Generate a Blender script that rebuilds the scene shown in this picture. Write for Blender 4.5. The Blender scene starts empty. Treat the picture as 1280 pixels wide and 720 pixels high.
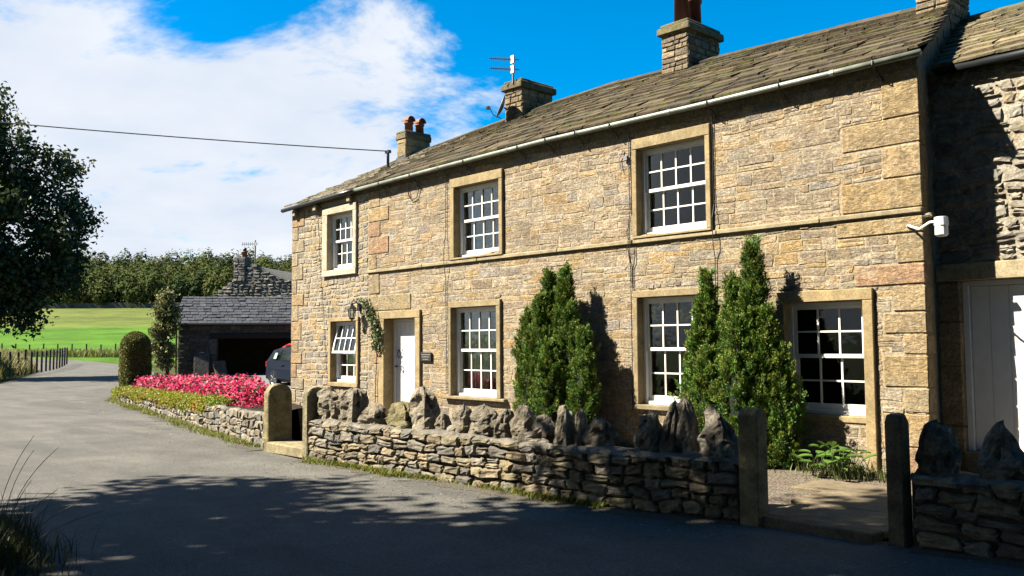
import bpy, math, random
import numpy as np
from mathutils import Vector, Matrix

scene = bpy.context.scene
COL = scene.collection
R = math.radians

# ------------------------------------------------------------------ camera
CAM = Vector((4.365, -10.908, 1.65))
YAW, PITCH, ROLL = R(46.86), R(3.645), R(-0.357)
cam_d = bpy.data.cameras.new('camera')
cam_d.sensor_width = 36.0
cam_d.lens = 36.0 * 1105 / 1280
cam_d.clip_start = 0.05
cam_d.clip_end = 6000
cam = bpy.data.objects.new('camera', cam_d)
COL.objects.link(cam)
_f = Vector((-math.sin(YAW) * math.cos(PITCH), math.cos(YAW) * math.cos(PITCH), math.sin(PITCH)))
_r = Vector((math.cos(YAW), math.sin(YAW), 0))
_u = _r.cross(_f)
_r2 = _r * math.cos(ROLL) + _u * math.sin(ROLL)
_u2 = _u * math.cos(ROLL) - _r * math.sin(ROLL)
cam.matrix_world = Matrix(((_r2.x, _u2.x, -_f.x, CAM.x), (_r2.y, _u2.y, -_f.y, CAM.y), (_r2.z, _u2.z, -_f.z, CAM.z), (0, 0, 0, 1)))
scene.camera = cam

# ------------------------------------------------------------------ sun, sky, exposure
SUN_AZ, SUN_EL = R(38), R(46)           # direction the light travels: from +Y towards +X
tr = Vector((math.sin(SUN_AZ) * math.cos(SUN_EL), math.cos(SUN_AZ) * math.cos(SUN_EL), -math.sin(SUN_EL)))
sun_d = bpy.data.lights.new('sun', 'SUN')
sun_d.energy = 5.0
sun_d.angle = R(0.53)
sun_d.color = (1.0, 0.92, 0.77)
sun = bpy.data.objects.new('sun', sun_d)
sun.rotation_euler = tr.to_track_quat('-Z', 'Y').to_euler()
sun.location = (-10, -12, 20)
COL.objects.link(sun)

world = bpy.data.worlds.new('World')
scene.world = world
world.use_nodes = True
wn, wl = world.node_tree.nodes, world.node_tree.links
wn.clear()
def W(t, **kw):
    n = wn.new(t)
    for k, v in kw.items(): setattr(n, k, v)
    return n
def wmath(op, a, b=None, c=None):
    n = W('ShaderNodeMath', operation=op)
    for i, v in enumerate((a, b, c)):
        if v is None: continue
        if isinstance(v, (int, float)): n.inputs[i].default_value = v
        else: wl.new(v, n.inputs[i])
    return n.outputs[0]
sky = W('ShaderNodeTexSky', sky_type='NISHITA')
sky.sun_disc = False
sky.sun_elevation = SUN_EL
sky.sun_rotation = R(180) + SUN_AZ
sky.air_density = 1.0
sky.dust_density = 0.2
sky.ozone_density = 3.0
hsv = W('ShaderNodeHueSaturation')
hsv.inputs['Hue'].default_value = 0.495
hsv.inputs['Saturation'].default_value = 1.7
hsv.inputs['Value'].default_value = 0.80
wl.new(sky.outputs[0], hsv.inputs['Color'])
tc = W('ShaderNodeTexCoord')
sep = W('ShaderNodeSeparateXYZ'); wl.new(tc.outputs['Generated'], sep.inputs[0])
den = wmath('ADD', wmath('MAXIMUM', sep.outputs[2], 0.0), 0.22)
cmb = W('ShaderNodeCombineXYZ')
wl.new(wmath('DIVIDE', sep.outputs[0], den), cmb.inputs[0])
wl.new(wmath('DIVIDE', sep.outputs[1], den), cmb.inputs[1])
n1 = W('ShaderNodeTexNoise'); n1.inputs['Scale'].default_value = 1.7; n1.inputs['Detail'].default_value = 9; n1.inputs['Roughness'].default_value = 0.62; n1.inputs['Distortion'].default_value = 0.35
wl.new(cmb.outputs[0], n1.inputs['Vector'])
n2 = W('ShaderNodeTexNoise'); n2.inputs['Scale'].default_value = 3.1; n2.inputs['Detail'].default_value = 6
wl.new(cmb.outputs[0], n2.inputs['Vector'])
dot = W('ShaderNodeVectorMath', operation='DOT_PRODUCT')
wl.new(tc.outputs['Generated'], dot.inputs[0]); dot.inputs[1].default_value = (-0.486, -0.238, -0.841)
bank = W('ShaderNodeMapRange'); bank.inputs[1].default_value = -0.16; bank.inputs[2].default_value = 0.12; bank.inputs[3].default_value = -0.22; bank.inputs[4].default_value = 0.19
wl.new(dot.outputs['Value'], bank.inputs[0])
cov = wmath('ADD', n1.outputs[0], bank.outputs[0])
mr = W('ShaderNodeMapRange', interpolation_type='SMOOTHSTEP'); mr.inputs[1].default_value = 0.48; mr.inputs[2].default_value = 0.63
wl.new(cov, mr.inputs[0])
cl = W('ShaderNodeMix', data_type='RGBA')
cl.inputs[6].default_value = (2.3, 2.75, 3.45, 1); cl.inputs[7].default_value = (4.05, 4.1, 4.2, 1)
wl.new(n2.outputs[0], cl.inputs[0])
mx = W('ShaderNodeMix', data_type='RGBA')
wl.new(mr.outputs[0], mx.inputs[0]); wl.new(hsv.outputs[0], mx.inputs[6]); wl.new(cl.outputs[2], mx.inputs[7])
bg = W('ShaderNodeBackground'); bg.inputs['Strength'].default_value = 0.05
wl.new(mx.outputs[2], bg.inputs['Color'])
wo = W('ShaderNodeOutputWorld'); wl.new(bg.outputs[0], wo.inputs[0])

vs = scene.view_settings
vs.view_transform = 'Standard'
vs.look = 'None'
vs.gamma = 1.0
vs.exposure = 2.35
vs.use_curve_mapping = False
scene.render.film_transparent = False
scene.cycles.max_bounces = 8
scene.cycles.transparent_max_bounces = 8

# ------------------------------------------------------------------ helpers
rng = random.Random(7)
nr = np.random.default_rng(11)
FX = Vector((-math.sin(YAW), math.cos(YAW)))      # road direction away from the gate
RX = Vector((math.cos(YAW), math.sin(YAW)))
def cf(lat, dep, z=0.0):                           # street frame: right / away
    return Vector((CAM.x + FX.x * dep + RX.x * lat, CAM.y + FX.y * dep + RX.y * lat, z))
def dep_of(x, y): return (x - CAM.x) * FX.x + (y - CAM.y) * FX.y
def lat_of(x, y): return (x - CAM.x) * RX.x + (y - CAM.y) * RX.y

def tag(o, label=None, cat=None, group=None, kind=None):
    if label: o['label'] = label
    if cat: o['category'] = cat
    if group: o['group'] = group
    if kind: o['kind'] = kind
    return o
def adopt(o, parent):
    if parent is not None:
        o.parent = parent
        if parent.type == 'EMPTY':
            o.matrix_parent_inverse = Matrix.Translation(-Vector(parent.location))
    return o
def thing(name, loc, label, cat, group=None):
    o = bpy.data.objects.new(name, None)
    o.empty_display_size = 0.2
    o.location = loc
    COL.objects.link(o)
    return tag(o, label, cat, group)

def h2(x, y, s=0):                                 # cheap smooth value noise
    x0, y0 = math.floor(x), math.floor(y)
    fx, fy = x - x0, y - y0
    def q(i, j):
        n = (i * 374761393 + j * 668265263 + s * 974634777) & 0xffffffff
        n = ((n ^ (n >> 13)) * 1274126177) & 0xffffffff
        return ((n ^ (n >> 16)) & 0xffff) / 65535.0 * 2 - 1
    fx, fy = fx * fx * (3 - 2 * fx), fy * fy * (3 - 2 * fy)
    return (q(x0, y0) * (1 - fx) + q(x0 + 1, y0) * fx) * (1 - fy) + (q(x0, y0 + 1) * (1 - fx) + q(x0 + 1, y0 + 1) * fx) * fy

class B:
    """collects faces; build() links them as one mesh"""
    def __init__(self): self.v, self.f, self.c = [], [], []
    def add(self, verts, faces, col=(0.5, 0.5, 0.5)):
        k = len(self.v)
        self.v += [tuple(p) for p in verts]
        self.f += [tuple(i + k for i in f) for f in faces]
        self.c += [col] * len(faces)
    def box(self, x0, x1, y0, y1, z0, z1, col=(0.5,) * 3, X=None):
        v = [(x, y, z) for x in (x0, x1) for y in (y0, y1) for z in (z0, z1)]
        if X: v = [X(*p) for p in v]
        self.add(v, [(0, 1, 3, 2), (4, 6, 7, 5), (0, 4, 5, 1), (2, 3, 7, 6), (0, 2, 6, 4), (1, 5, 7, 3)], col)
    def block(self, x0, x1, y0, y1, z0, z1, ch=0.012, col=(0.5,) * 3, X=None, jit=0.0):
        lo, hi = (x0, y0, z0), (x1, y1, z1)
        ch = min(ch, 0.3 * min(x1 - x0, y1 - y0, z1 - z0))
        V, idx = [], {}
        for sx in (0, 1):
            for sy in (0, 1):
                for sz in (0, 1):
                    s = (sx, sy, sz)
                    j = [rng.uniform(-jit, jit) for _ in range(3)]
                    for a in range(3):
                        p = []
                        for k in range(3):
                            e = hi[k] if s[k] else lo[k]
                            if k != a: e += -ch if s[k] else ch
                            p.append(e + j[k])
                        idx[(s, a)] = len(V)
                        V.append(tuple(p))
        F = []
        for a in range(3):
            b, c = (a + 1) % 3, (a + 2) % 3
            for sa in (0, 1):
                q = []
                for sb, sc in ((0, 0), (1, 0), (1, 1), (0, 1)):
                    s = [0, 0, 0]; s[a], s[b], s[c] = sa, sb, sc
                    q.append(idx[(tuple(s), a)])
                F.append(tuple(q) if sa else tuple(reversed(q)))
            for sb in (0, 1):
                for sc in (0, 1):
                    s0, s1 = [0, 0, 0], [0, 0, 0]
                    s0[b] = s1[b] = sb; s0[c] = s1[c] = sc; s1[a] = 1
                    q = [idx[(tuple(s0), b)], idx[(tuple(s1), b)], idx[(tuple(s1), c)], idx[(tuple(s0), c)]]
                    F.append(tuple(q) if sb == sc else tuple(reversed(q)))
        for s in [(i, j, k) for i in (0, 1) for j in (0, 1) for k in (0, 1)]:
            q = [idx[(s, 0)], idx[(s, 1)], idx[(s, 2)]]
            F.append(tuple(q) if sum(s) % 2 else tuple(reversed(q)))
        if X: V = [X(*p) for p in V]
        self.add(V, F, col)
    def tube(self, pts, r, n=8, col=(0.5,) * 3, cap=True):
        pts = [Vector(p) for p in pts]
        rad = r if isinstance(r, (list, tuple)) else [r] * len(pts)
        V, F = [], []
        prev = None
        for i, p in enumerate(pts):
            d = (pts[min(i + 1, len(pts) - 1)] - pts[max(i - 1, 0)]).normalized()
            if prev is None:
                a = d.orthogonal().normalized()
            else:
                a = (prev - d * prev.dot(d)).normalized()
            prev = a
            b = d.cross(a)
            for k in range(n):
                t = 2 * math.pi * k / n
                V.append(p + (a * math.cos(t) + b * math.sin(t)) * rad[i])
        for i in range(len(pts) - 1):
            for k in range(n):
                F.append((i * n + k, i * n + (k + 1) % n, (i + 1) * n + (k + 1) % n, (i + 1) * n + k))
        if cap:
            F.append(tuple(reversed(range(n)))); F.append(tuple(range((len(pts) - 1) * n, len(pts) * n)))
        self.add(V, F, col)
    def lathe(self, prof, c, n=16, col=(0.5,) * 3):
        V, F = [], []
        for r_, z in prof:
            for k in range(n):
                t = 2 * math.pi * k / n
                V.append((c[0] + r_ * math.cos(t), c[1] + r_ * math.sin(t), c[2] + z))
        for i in range(len(prof) - 1):
            for k in range(n):
                F.append((i * n + k, i * n + (k + 1) % n, (i + 1) * n + (k + 1) % n, (i + 1) * n + k))
        F.append(tuple(reversed(range(n)))); F.append(tuple(range((len(prof) - 1) * n, len(prof) * n)))
        self.add(V, F, col)
    def build(self, name, mat, parent=None, smooth=False, kind=None):
        me = bpy.data.meshes.new(name)
        me.from_pydata(self.v, [], self.f)
        at = me.attributes.new('col', 'FLOAT_COLOR', 'FACE')
        at.data.foreach_set('color', np.array([(c[0], c[1], c[2], 1.0) for c in self.c], dtype=np.float32).ravel())
        me.materials.append(mat)
        if smooth: me.polygons.foreach_set('use_smooth', [True] * len(me.polygons))
        o = bpy.data.objects.new(name, me)
        COL.objects.link(o)
        if kind: o['kind'] = kind
        return adopt(o, parent)

def np_mesh(name, V, F, C, mat, parent=None, smooth=False, kind=None):
    """big foliage meshes: V (n,3), F (m,k), C (m,3)"""
    me = bpy.data.meshes.new(name)
    m, k = F.shape
    me.vertices.add(len(V)); me.vertices.foreach_set('co', V.astype(np.float32).ravel())
    me.loops.add(m * k); me.loops.foreach_set('vertex_index', F.astype(np.int32).ravel())
    me.polygons.add(m); me.polygons.foreach_set('loop_start', np.arange(0, m * k, k, dtype=np.int32))
    me.update(calc_edges=True)
    at = me.attributes.new('col', 'FLOAT_COLOR', 'FACE')
    at.data.foreach_set('color', np.concatenate([C, np.ones((m, 1))], 1).astype(np.float32).ravel())
    me.materials.append(mat)
    if smooth: me.polygons.foreach_set('use_smooth', [True] * m)
    o = bpy.data.objects.new(name, me)
    COL.objects.link(o)
    if kind: o['kind'] = kind
    return adopt(o, parent)

def leaves(P, A, L, Wd, C, name, mat, parent=None, kind=None, bend=0.25, T=None):
    """P centres, A long axes, L lengths, Wd widths -> folded diamond leaves (two triangles each, as quads)"""
    n = len(P)
    A = A / (np.linalg.norm(A, axis=1, keepdims=True) + 1e-9)
    T = nr.normal(size=(n, 3)) if T is None else T
    S = np.cross(A, T); S /= (np.linalg.norm(S, axis=1, keepdims=True) + 1e-9)
    N = np.cross(A, S)
    L = np.broadcast_to(L, n)[:, None]; Wd = np.broadcast_to(Wd, n)[:, None]
    V = np.empty((n, 4, 3))
    V[:, 0] = P - A * L * 0.5
    V[:, 1] = P + S * Wd * 0.5 + N * Wd * bend
    V[:, 2] = P + A * L * 0.5
    V[:, 3] = P - S * Wd * 0.5 + N * Wd * bend
    F = np.arange(n * 4).reshape(n, 4)
    return np_mesh(name, V.reshape(-1, 3), F, C, mat, parent, kind=kind)

# ------------------------------------------------------------------ materials
class NT:
    def __init__(s, name):
        s.m = bpy.data.materials.new(name); s.m.use_nodes = True
        s.n, s.l = s.m.node_tree.nodes, s.m.node_tree.links
        s.p = s.n['Principled BSDF']
        s.out = s.n['Material Output']
        s.geo = s.n.new('ShaderNodeNewGeometry')
    def noise(s, scale, detail=4, rough=0.55, vec=None, dist=0.0):
        k = s.n.new('ShaderNodeTexNoise')
        k.inputs['Scale'].default_value = scale; k.inputs['Detail'].default_value = detail
        k.inputs['Roughness'].default_value = rough; k.inputs['Distortion'].default_value = dist
        s.l.new(vec or s.geo.outputs['Position'], k.inputs['Vector'])
        return k.outputs[0]
    def rng(s, x, a, b, c, d):
        k = s.n.new('ShaderNodeMapRange'); k.interpolation_type = 'SMOOTHSTEP'
        for i, v in enumerate((a, b, c, d)): k.inputs[i + 1].default_value = v
        s.l.new(x, k.inputs[0]); return k.outputs[0]
    def math(s, op, a, b):
        k = s.n.new('ShaderNodeMath'); k.operation = op
        for i, v in enumerate((a, b)):
            if isinstance(v, (int, float)): k.inputs[i].default_value = v
            else: s.l.new(v, k.inputs[i])
        return k.outputs[0]
    def mix(s, f, a, b, mode='MIX'):
        k = s.n.new('ShaderNodeMix'); k.data_type = 'RGBA'; k.blend_type = mode
        for i, v in ((0, f), (6, a), (7, b)):
            if isinstance(v, (int, float)): k.inputs[i].default_value = v
            elif isinstance(v, tuple): k.inputs[i].default_value = (*v, 1)
            else: s.l.new(v, k.inputs[i])
        return k.outputs[2]
    def attr(s):
        k = s.n.new('ShaderNodeAttribute'); k.attribute_name = 'col'; return k.outputs['Color']
    def bump(s, h, strength, dist=0.01, prev=None):
        k = s.n.new('ShaderNodeBump'); k.inputs['Strength'].default_value = strength; k.inputs['Distance'].default_value = dist
        s.l.new(h, k.inputs['Height'])
        if prev: s.l.new(prev, k.inputs['Normal'])
        return k.outputs[0]
    def gray(s, f, lo, hi):                 # scalar multiplier as a colour
        k = s.n.new('ShaderNodeCombineColor')
        v = s.rng(f, 0.25, 0.75, lo, hi)
        for i in range(3): s.l.new(v, k.inputs[i])
        return k.outputs[0]
    def done(s, col, rough=0.85, spec=0.25, normal=None, k=0.355):
        if isinstance(col, tuple): s.p.inputs['Base Color'].default_value = (*[v * k for v in col], 1)
        else: s.l.new(s.mix(1.0, col, (k, k, k), 'MULTIPLY'), s.p.inputs['Base Color'])
        s.p.inputs['Roughness'].default_value = rough
        s.p.inputs['Specular IOR Level'].default_value = spec
        if normal: s.l.new(normal, s.p.inputs['Normal'])
        return s.m

def stone_mat(name, dark=0.55, stain=(0.16, 0.15, 0.13), stain_amt=0.55, moss=None, bump=0.55, bdist=0.012, strat=1, k=0.355, mott=0.0):
    t = NT(name)
    c = t.mix(1.0, t.attr(), t.gray(t.noise(7, 6, 0.65), dark, 1.25), 'MULTIPLY')
    c = t.mix(1.0, c, t.gray(t.noise(55, 3), 0.75, 1.2), 'MULTIPLY')
    if mott:
        c = t.mix(t.math('MULTIPLY', t.rng(t.noise(2.6, 6, 0.7, dist=0.5), 0.5, 0.68, 0, 1), mott), c, t.mix(t.noise(9, 3), (0.66, 0.41, 0.14), (0.60, 0.44, 0.23)))
        c = t.mix(t.math('MULTIPLY', t.rng(t.noise(3.7, 6, 0.72, dist=0.8), 0.52, 0.66, 0, 1), mott), c, t.mix(t.noise(14, 3), (0.38, 0.31, 0.22), (0.64, 0.57, 0.45)))
        c = t.mix(1.0, c, t.gray(t.noise(28, 5, 0.75), 0.62, 1.28), 'MULTIPLY')
    f = t.math('MULTIPLY', t.rng(t.noise(1.1, 5, 0.6, dist=0.6), 0.5, 0.72, 0, 1), t.rng(t.noise(12, 4), 0.35, 0.65, 0.15, 1))
    c = t.mix(t.math('MULTIPLY', f, stain_amt), c, stain)
    if moss:
        g = t.math('MULTIPLY', t.rng(t.noise(2.3, 6, 0.7), 0.5, 0.66, 0, 1), t.rng(t.noise(21, 3), 0.4, 0.6, 0.1, 1))
        c = t.mix(t.math('MULTIPLY', g, moss[3]), c, tuple(moss[:3]))
    st = t.n.new('ShaderNodeVectorMath'); st.operation = 'MULTIPLY'; st.inputs[1].default_value = (1, 1, strat)
    t.l.new(t.geo.outputs['Position'], st.inputs[0])
    b = t.bump(t.noise(16 if strat == 1 else 11, 8, 0.68, st.outputs[0], dist=0.0 if strat == 1 else 0.8), bump, bdist * 2.2)
    b = t.bump(t.noise(90, 3), bump * 0.6, bdist * 0.5, b)
    return t.done(c, 0.9, 0.15, b, k)

M_FACE = stone_mat('sandstone_rubble', 0.62, (0.26, 0.205, 0.14), 0.6, bump=1.0, bdist=0.016, strat=2.2, k=0.365, mott=0.55)
M_MORTAR = stone_mat('lime_mortar', 0.75, (0.33, 0.27, 0.19), 0.5, bump=0.8, k=0.365, mott=0.45)
M_DRESS = stone_mat('dressed_sandstone', 0.75, (0.24, 0.19, 0.11), 0.5, bump=0.25, bdist=0.006, k=0.375)
M_DRY = stone_mat('field_wall_stone', 0.5, (0.13, 0.12, 0.10), 0.6, moss=(0.17, 0.18, 0.12, 0.3), bump=0.8, bdist=0.016)
M_ROCK = stone_mat('weathered_limestone', 0.5, (0.10, 0.09, 0.075), 0.75, moss=(0.62, 0.58, 0.48, 0.75), bump=1.0, bdist=0.022)
M_POST = stone_mat('gatepost_stone', 0.5, (0.11, 0.09, 0.06), 0.8, moss=(0.16, 0.17, 0.06, 0.6), bump=0.8, bdist=0.012, strat=2.0)
M_SLATE = stone_mat('stone_slate', 0.55, (0.06, 0.05, 0.04), 0.7, moss=(0.19, 0.20, 0.03, 0.85), bump=0.7, bdist=0.012)
M_ROUND = stone_mat('cobble_rubble', 0.6, (0.14, 0.13, 0.115), 0.5, bump=0.6)
M_BLUE = stone_mat('blue_slate', 0.75, (0.10, 0.11, 0.14), 0.3, bump=0.3, bdist=0.008)
M_GREYST = stone_mat('grey_rubble', 0.5, (0.08, 0.08, 0.08), 0.5, bump=0.8, bdist=0.02)

def plain(name, col, rough=0.5, spec=0.4, var=0.12, scale=9, metal=0.0, bump=0.0, k=0.355):
    t = NT(name)
    c = t.mix(1.0, tuple(col), t.gray(t.noise(scale, 5), 1 - var, 1 + var), 'MULTIPLY')
    nrm = t.bump(t.noise(scale * 6, 4), bump, 0.004) if bump else None
    t.p.inputs['Metallic'].default_value = metal
    return t.done(c, rough, spec, nrm, k)
M_WHITE = plain('white_paint', (0.80, 0.79, 0.76), 0.45, 0.4, 0.05, k=0.64)
M_GUT_L = plain('pale_gutter_paint', (0.30, 0.33, 0.26), 0.4, 0.5, 0.3, 4)
M_GUT_D = plain('dark_gutter_paint', (0.02, 0.024, 0.026), 0.35, 0.5)
M_BLACK = plain('black_iron', (0.012, 0.012, 0.013), 0.4, 0.5)
M_GREYMET = plain('grey_metal', (0.30, 0.32, 0.34), 0.45, 0.5, 0.15)
M_TERRA = plain('terracotta', (0.42, 0.13, 0.06), 0.7, 0.3, 0.25, 6)
M_REDPOT = plain('dark_red_pot', (0.20, 0.035, 0.03), 0.45, 0.4, 0.25, 6)
M_LEAD = plain('lead_flashing', (0.10, 0.12, 0.16), 0.5, 0.4, 0.2)
M_TIMBER = plain('weathered_timber', (0.13, 0.11, 0.085), 0.85, 0.2, 0.35, 14, bump=0.4)
M_DARKWOOD = plain('dark_timber', (0.03, 0.025, 0.02), 0.85, 0.2, 0.3)
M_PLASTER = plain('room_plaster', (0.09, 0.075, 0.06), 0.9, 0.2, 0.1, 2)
M_CURTAIN = plain('cream_curtain', (0.50, 0.43, 0.30), 0.9, 0.1, 0.15, 5)
M_SOIL = plain('garden_soil', (0.045, 0.032, 0.022), 0.95, 0.1, 0.4, 12, bump=0.8)
M_BARK = plain('bark', (0.055, 0.045, 0.035), 0.95, 0.1, 0.35, 10, bump=0.8)
M_FLAG = stone_mat('flagstone', 0.65, (0.10, 0.08, 0.055), 0.6, moss=(0.10, 0.10, 0.04, 0.35), bump=0.4, bdist=0.008)

def glass_mat():
    m = bpy.data.materials.new('window_glass'); m.use_nodes = True
    n, l = m.node_tree.nodes, m.node_tree.links
    n.clear()
    o = n.new('ShaderNodeOutputMaterial'); mixs = n.new('ShaderNodeMixShader')
    a = n.new('ShaderNodeBsdfTransparent'); a.inputs[0].default_value = (0.75, 0.79, 0.78, 1)
    g = n.new('ShaderNodeBsdfGlossy'); g.inputs['Roughness'].default_value = 0.015
    fr = n.new('ShaderNodeFresnel'); fr.inputs['IOR'].default_value = 1.5
    mp = n.new('ShaderNodeMath'); mp.operation = 'MULTIPLY_ADD'; mp.inputs[1].default_value = 0.6; mp.inputs[2].default_value = 0.005
    geo = n.new('ShaderNodeNewGeometry'); nz = n.new('ShaderNodeTexNoise'); nz.inputs['Scale'].default_value = 5
    bp = n.new('ShaderNodeBump'); bp.inputs['Strength'].default_value = 0.12; bp.inputs['Distance'].default_value = 0.02
    l.new(geo.outputs['Position'], nz.inputs['Vector']); l.new(nz.outputs[0], bp.inputs['Height']); l.new(bp.outputs[0], g.inputs['Normal'])
    l.new(fr.outputs[0], mp.inputs[0]); l.new(mp.outputs[0], mixs.inputs[0])
    l.new(a.outputs[0], mixs.inputs[1]); l.new(g.outputs[0], mixs.inputs[2]); l.new(mixs.outputs[0], o.inputs[0])
    return m
M_GLASS = glass_mat()

def leaf_mat(name, trans=0.25, rough=0.55, spec=0.3):
    t = NT(name)
    c = t.mix(1.0, t.attr(), (0.47, 0.47, 0.47), 'MULTIPLY')
    t.done(c, rough, spec, k=1.0)
    tl = t.n.new('ShaderNodeBsdfTranslucent'); ms = t.n.new('ShaderNodeMixShader')
    hs = t.n.new('ShaderNodeHueSaturation'); hs.inputs['Value'].default_value = 1.3; hs.inputs['Hue'].default_value = 0.485
    t.l.new(c, hs.inputs['Color']); t.l.new(hs.outputs[0], tl.inputs[0])
    ms.inputs[0].default_value = trans
    t.l.new(t.p.outputs[0], ms.inputs[1]); t.l.new(tl.outputs[0], ms.inputs[2]); t.l.new(ms.outputs[0], t.out.inputs[0])
    return t.m
M_LEAF = leaf_mat('leaf')
M_PETAL = leaf_mat('petal', 0.3, 0.5, 0.25)
M_NEEDLE = leaf_mat('conifer_needle', 0.12, 0.6, 0.25)
M_GRASS = leaf_mat('grass_blade', 0.3, 0.6, 0.25)
M_WOOD = leaf_mat('distant_foliage', 0.1, 0.9, 0.02)

# ------------------------------------------------------------------ terrain
ROWS = [-400, -120, -60, -30, -15, 0, 8, 16, 24, 28, 32, 36, 40, 44, 48, 56, 65, 70, 75, 80, 86, 93, 100, 110, 122, 136, 152, 170, 190, 212, 236, 255, 275, 300, 334, 380, 450, 560, 700, 1000, 2000]
def T(d):
    d = min(d, 334)
    s = d - 65
    return 0.0 if s <= 0 else min(0.075 * s * s / (s + 20) + 0.12 * max(0, d - 255), 60.0)
TT = [T(d) for d in ROWS]
def terr(x, y):
    d, a = dep_of(x, y), lat_of(x, y)
    z = float(np.interp(d, ROWS, TT))
    yard = min(1, max(0, (d - 27) / 11)) * min(1, max(0, (62 - d) / 14)) * min(1, max(0, (a + 17.5) / 3)) * min(1, max(0, (22 - a) / 8))
    return z + 0.38 * yard
def strip_mesh(name, La, Lb, n, k, off, mat, kind='structure', uv=None):
    """surface between two polylines, draped on the terrain"""
    def rs(L):
        L = np.array(L, float); s = np.r_[0, np.cumsum(np.hypot(*np.diff(L, axis=0).T))]
        t = np.linspace(0, s[-1], n)
        return np.stack([np.interp(t, s, L[:, 0]), np.interp(t, s, L[:, 1])], 1)
    a, b = rs(La), rs(Lb)
    bb = B()
    V, F = [], []
    for i in range(n):
        for j in range(k + 1):
            p = a[i] + (b[i] - a[i]) * j / k
            V.append((p[0], p[1], terr(p[0], p[1]) + off))
    for i in range(n - 1):
        for j in range(k):
            F.append((i * (k + 1) + j, i * (k + 1) + j + 1, (i + 1) * (k + 1) + j + 1, (i + 1) * (k + 1) + j))
    bb.add(V, F)
    o = bb.build(name, mat)
    # faces must look up
    if o.data.polygons[0].normal.z < 0:
        o.data.flip_normals()
    return tag(o, kind=kind)

def catmull(P, m=10):
    P = [np.array(p, float) for p in P]
    Q = [2 * P[0] - P[1]] + P + [2 * P[-1] - P[-2]]
    out = []
    for i in range(1, len(Q) - 2):
        for t in np.linspace(0, 1, m, endpoint=False):
            a, b, c, d = Q[i - 1], Q[i], Q[i + 1], Q[i + 2]
            out.append(0.5 * ((2 * b) + (-a + c) * t + (2 * a - 5 * b + 4 * c - d) * t * t + (-a + 3 * b - 3 * c + d) * t ** 3))
    out.append(P[-1])
    return out

def ground_mat():
    t = NT('grassland')
    d = t.n.new('ShaderNodeVectorMath'); d.operation = 'DOT_PRODUCT'
    t.l.new(t.geo.outputs['Position'], d.inputs[0]); d.inputs[1].default_value = (FX.x, FX.y, 0)
    base = CAM.x * FX.x + CAM.y * FX.y
    wob = t.math('MULTIPLY', t.math('SUBTRACT', t.noise(0.02, 3), 0.5), 26.0)
    dd = t.math('ADD', t.math('SUBTRACT', d.outputs['Value'], base), wob)
    ramp = t.n.new('ShaderNodeValToRGB')
    sc = t.math('DIVIDE', dd, 300.0)
    t.l.new(sc, ramp.inputs[0])
    e = ramp.color_ramp.elements
    e[0].position = 0.0; e[0].color = (0.06, 0.085, 0.022, 1)
    e[1].position = 1.0; e[1].color = (0.05, 0.07, 0.02, 1)
    for p, c in ((0.235, (0.07, 0.10, 0.022)), (0.26, (0.105, 0.24, 0.012)), (0.46, (0.10, 0.25, 0.012)), (0.49, (0.17, 0.23, 0.035)), (0.62, (0.15, 0.19, 0.035)), (0.66, (0.19, 0.24, 0.04)), (0.74, (0.17, 0.20, 0.045)), (0.79, (0.16, 0.21, 0.035)), (0.88, (0.16, 0.20, 0.035))):
        k = e.new(p); k.color = (*c, 1)
    c = t.mix(1.0, ramp.outputs[0], t.gray(t.noise(0.12, 7, 0.72), 0.6, 1.4), 'MULTIPLY')
    c = t.mix(1.0, c, t.gray(t.noise(6, 5, 0.7), 0.65, 1.3), 'MULTIPLY')
    b = t.bump(t.noise(9, 6, 0.7), 0.9, 0.06)
    return t.done(c, 0.95, 0.1, b)
def road_mat():
    t = NT('worn_asphalt')
    c = t.mix(t.rng(t.noise(0.55, 5, 0.6, dist=0.4), 0.35, 0.68, 0, 1), (0.165, 0.16, 0.145), (0.215, 0.205, 0.18))
    c = t.mix(1.0, c, t.gray(t.noise(1.6, 6, 0.7, dist=0.5), 0.8, 1.18), 'MULTIPLY')
    c = t.mix(1.0, c, t.gray(t.noise(70, 3, 0.7), 0.55, 1.4), 'MULTIPLY')
    c = t.mix(1.0, c, t.gray(t.noise(24, 4, 0.75), 0.7, 1.3), 'MULTIPLY')
    v = t.n.new('ShaderNodeTexVoronoi'); v.inputs['Scale'].default_value = 110
    t.l.new(t.geo.outputs['Position'], v.inputs['Vector'])
    c = t.mix(1.0, c, t.gray(v.outputs['Distance'], 1.15, 0.75), 'MULTIPLY')
    sv = t.n.new('ShaderNodeVectorMath'); sv.operation = 'MULTIPLY'; sv.inputs[1].default_value = (0.22, 1.9, 1)
    t.l.new(t.geo.outputs['Position'], sv.inputs[0])
    c = t.mix(1.0, c, t.gray(t.noise(0.9, 4, 0.6, sv.outputs[0]), 0.84, 1.16), 'MULTIPLY')
    f = t.math('MULTIPLY', t.rng(t.noise(0.9, 6, 0.7), 0.6, 0.72, 0, 1), 0.4)
    c = t.mix(f, c, (0.26, 0.24, 0.20))
    b = t.bump(v.outputs['Distance'], 0.45, 0.008)
    b = t.bump(t.noise(4, 5), 0.3, 0.02, b)
    return t.done(c, 0.88, 0.2, b)
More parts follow.
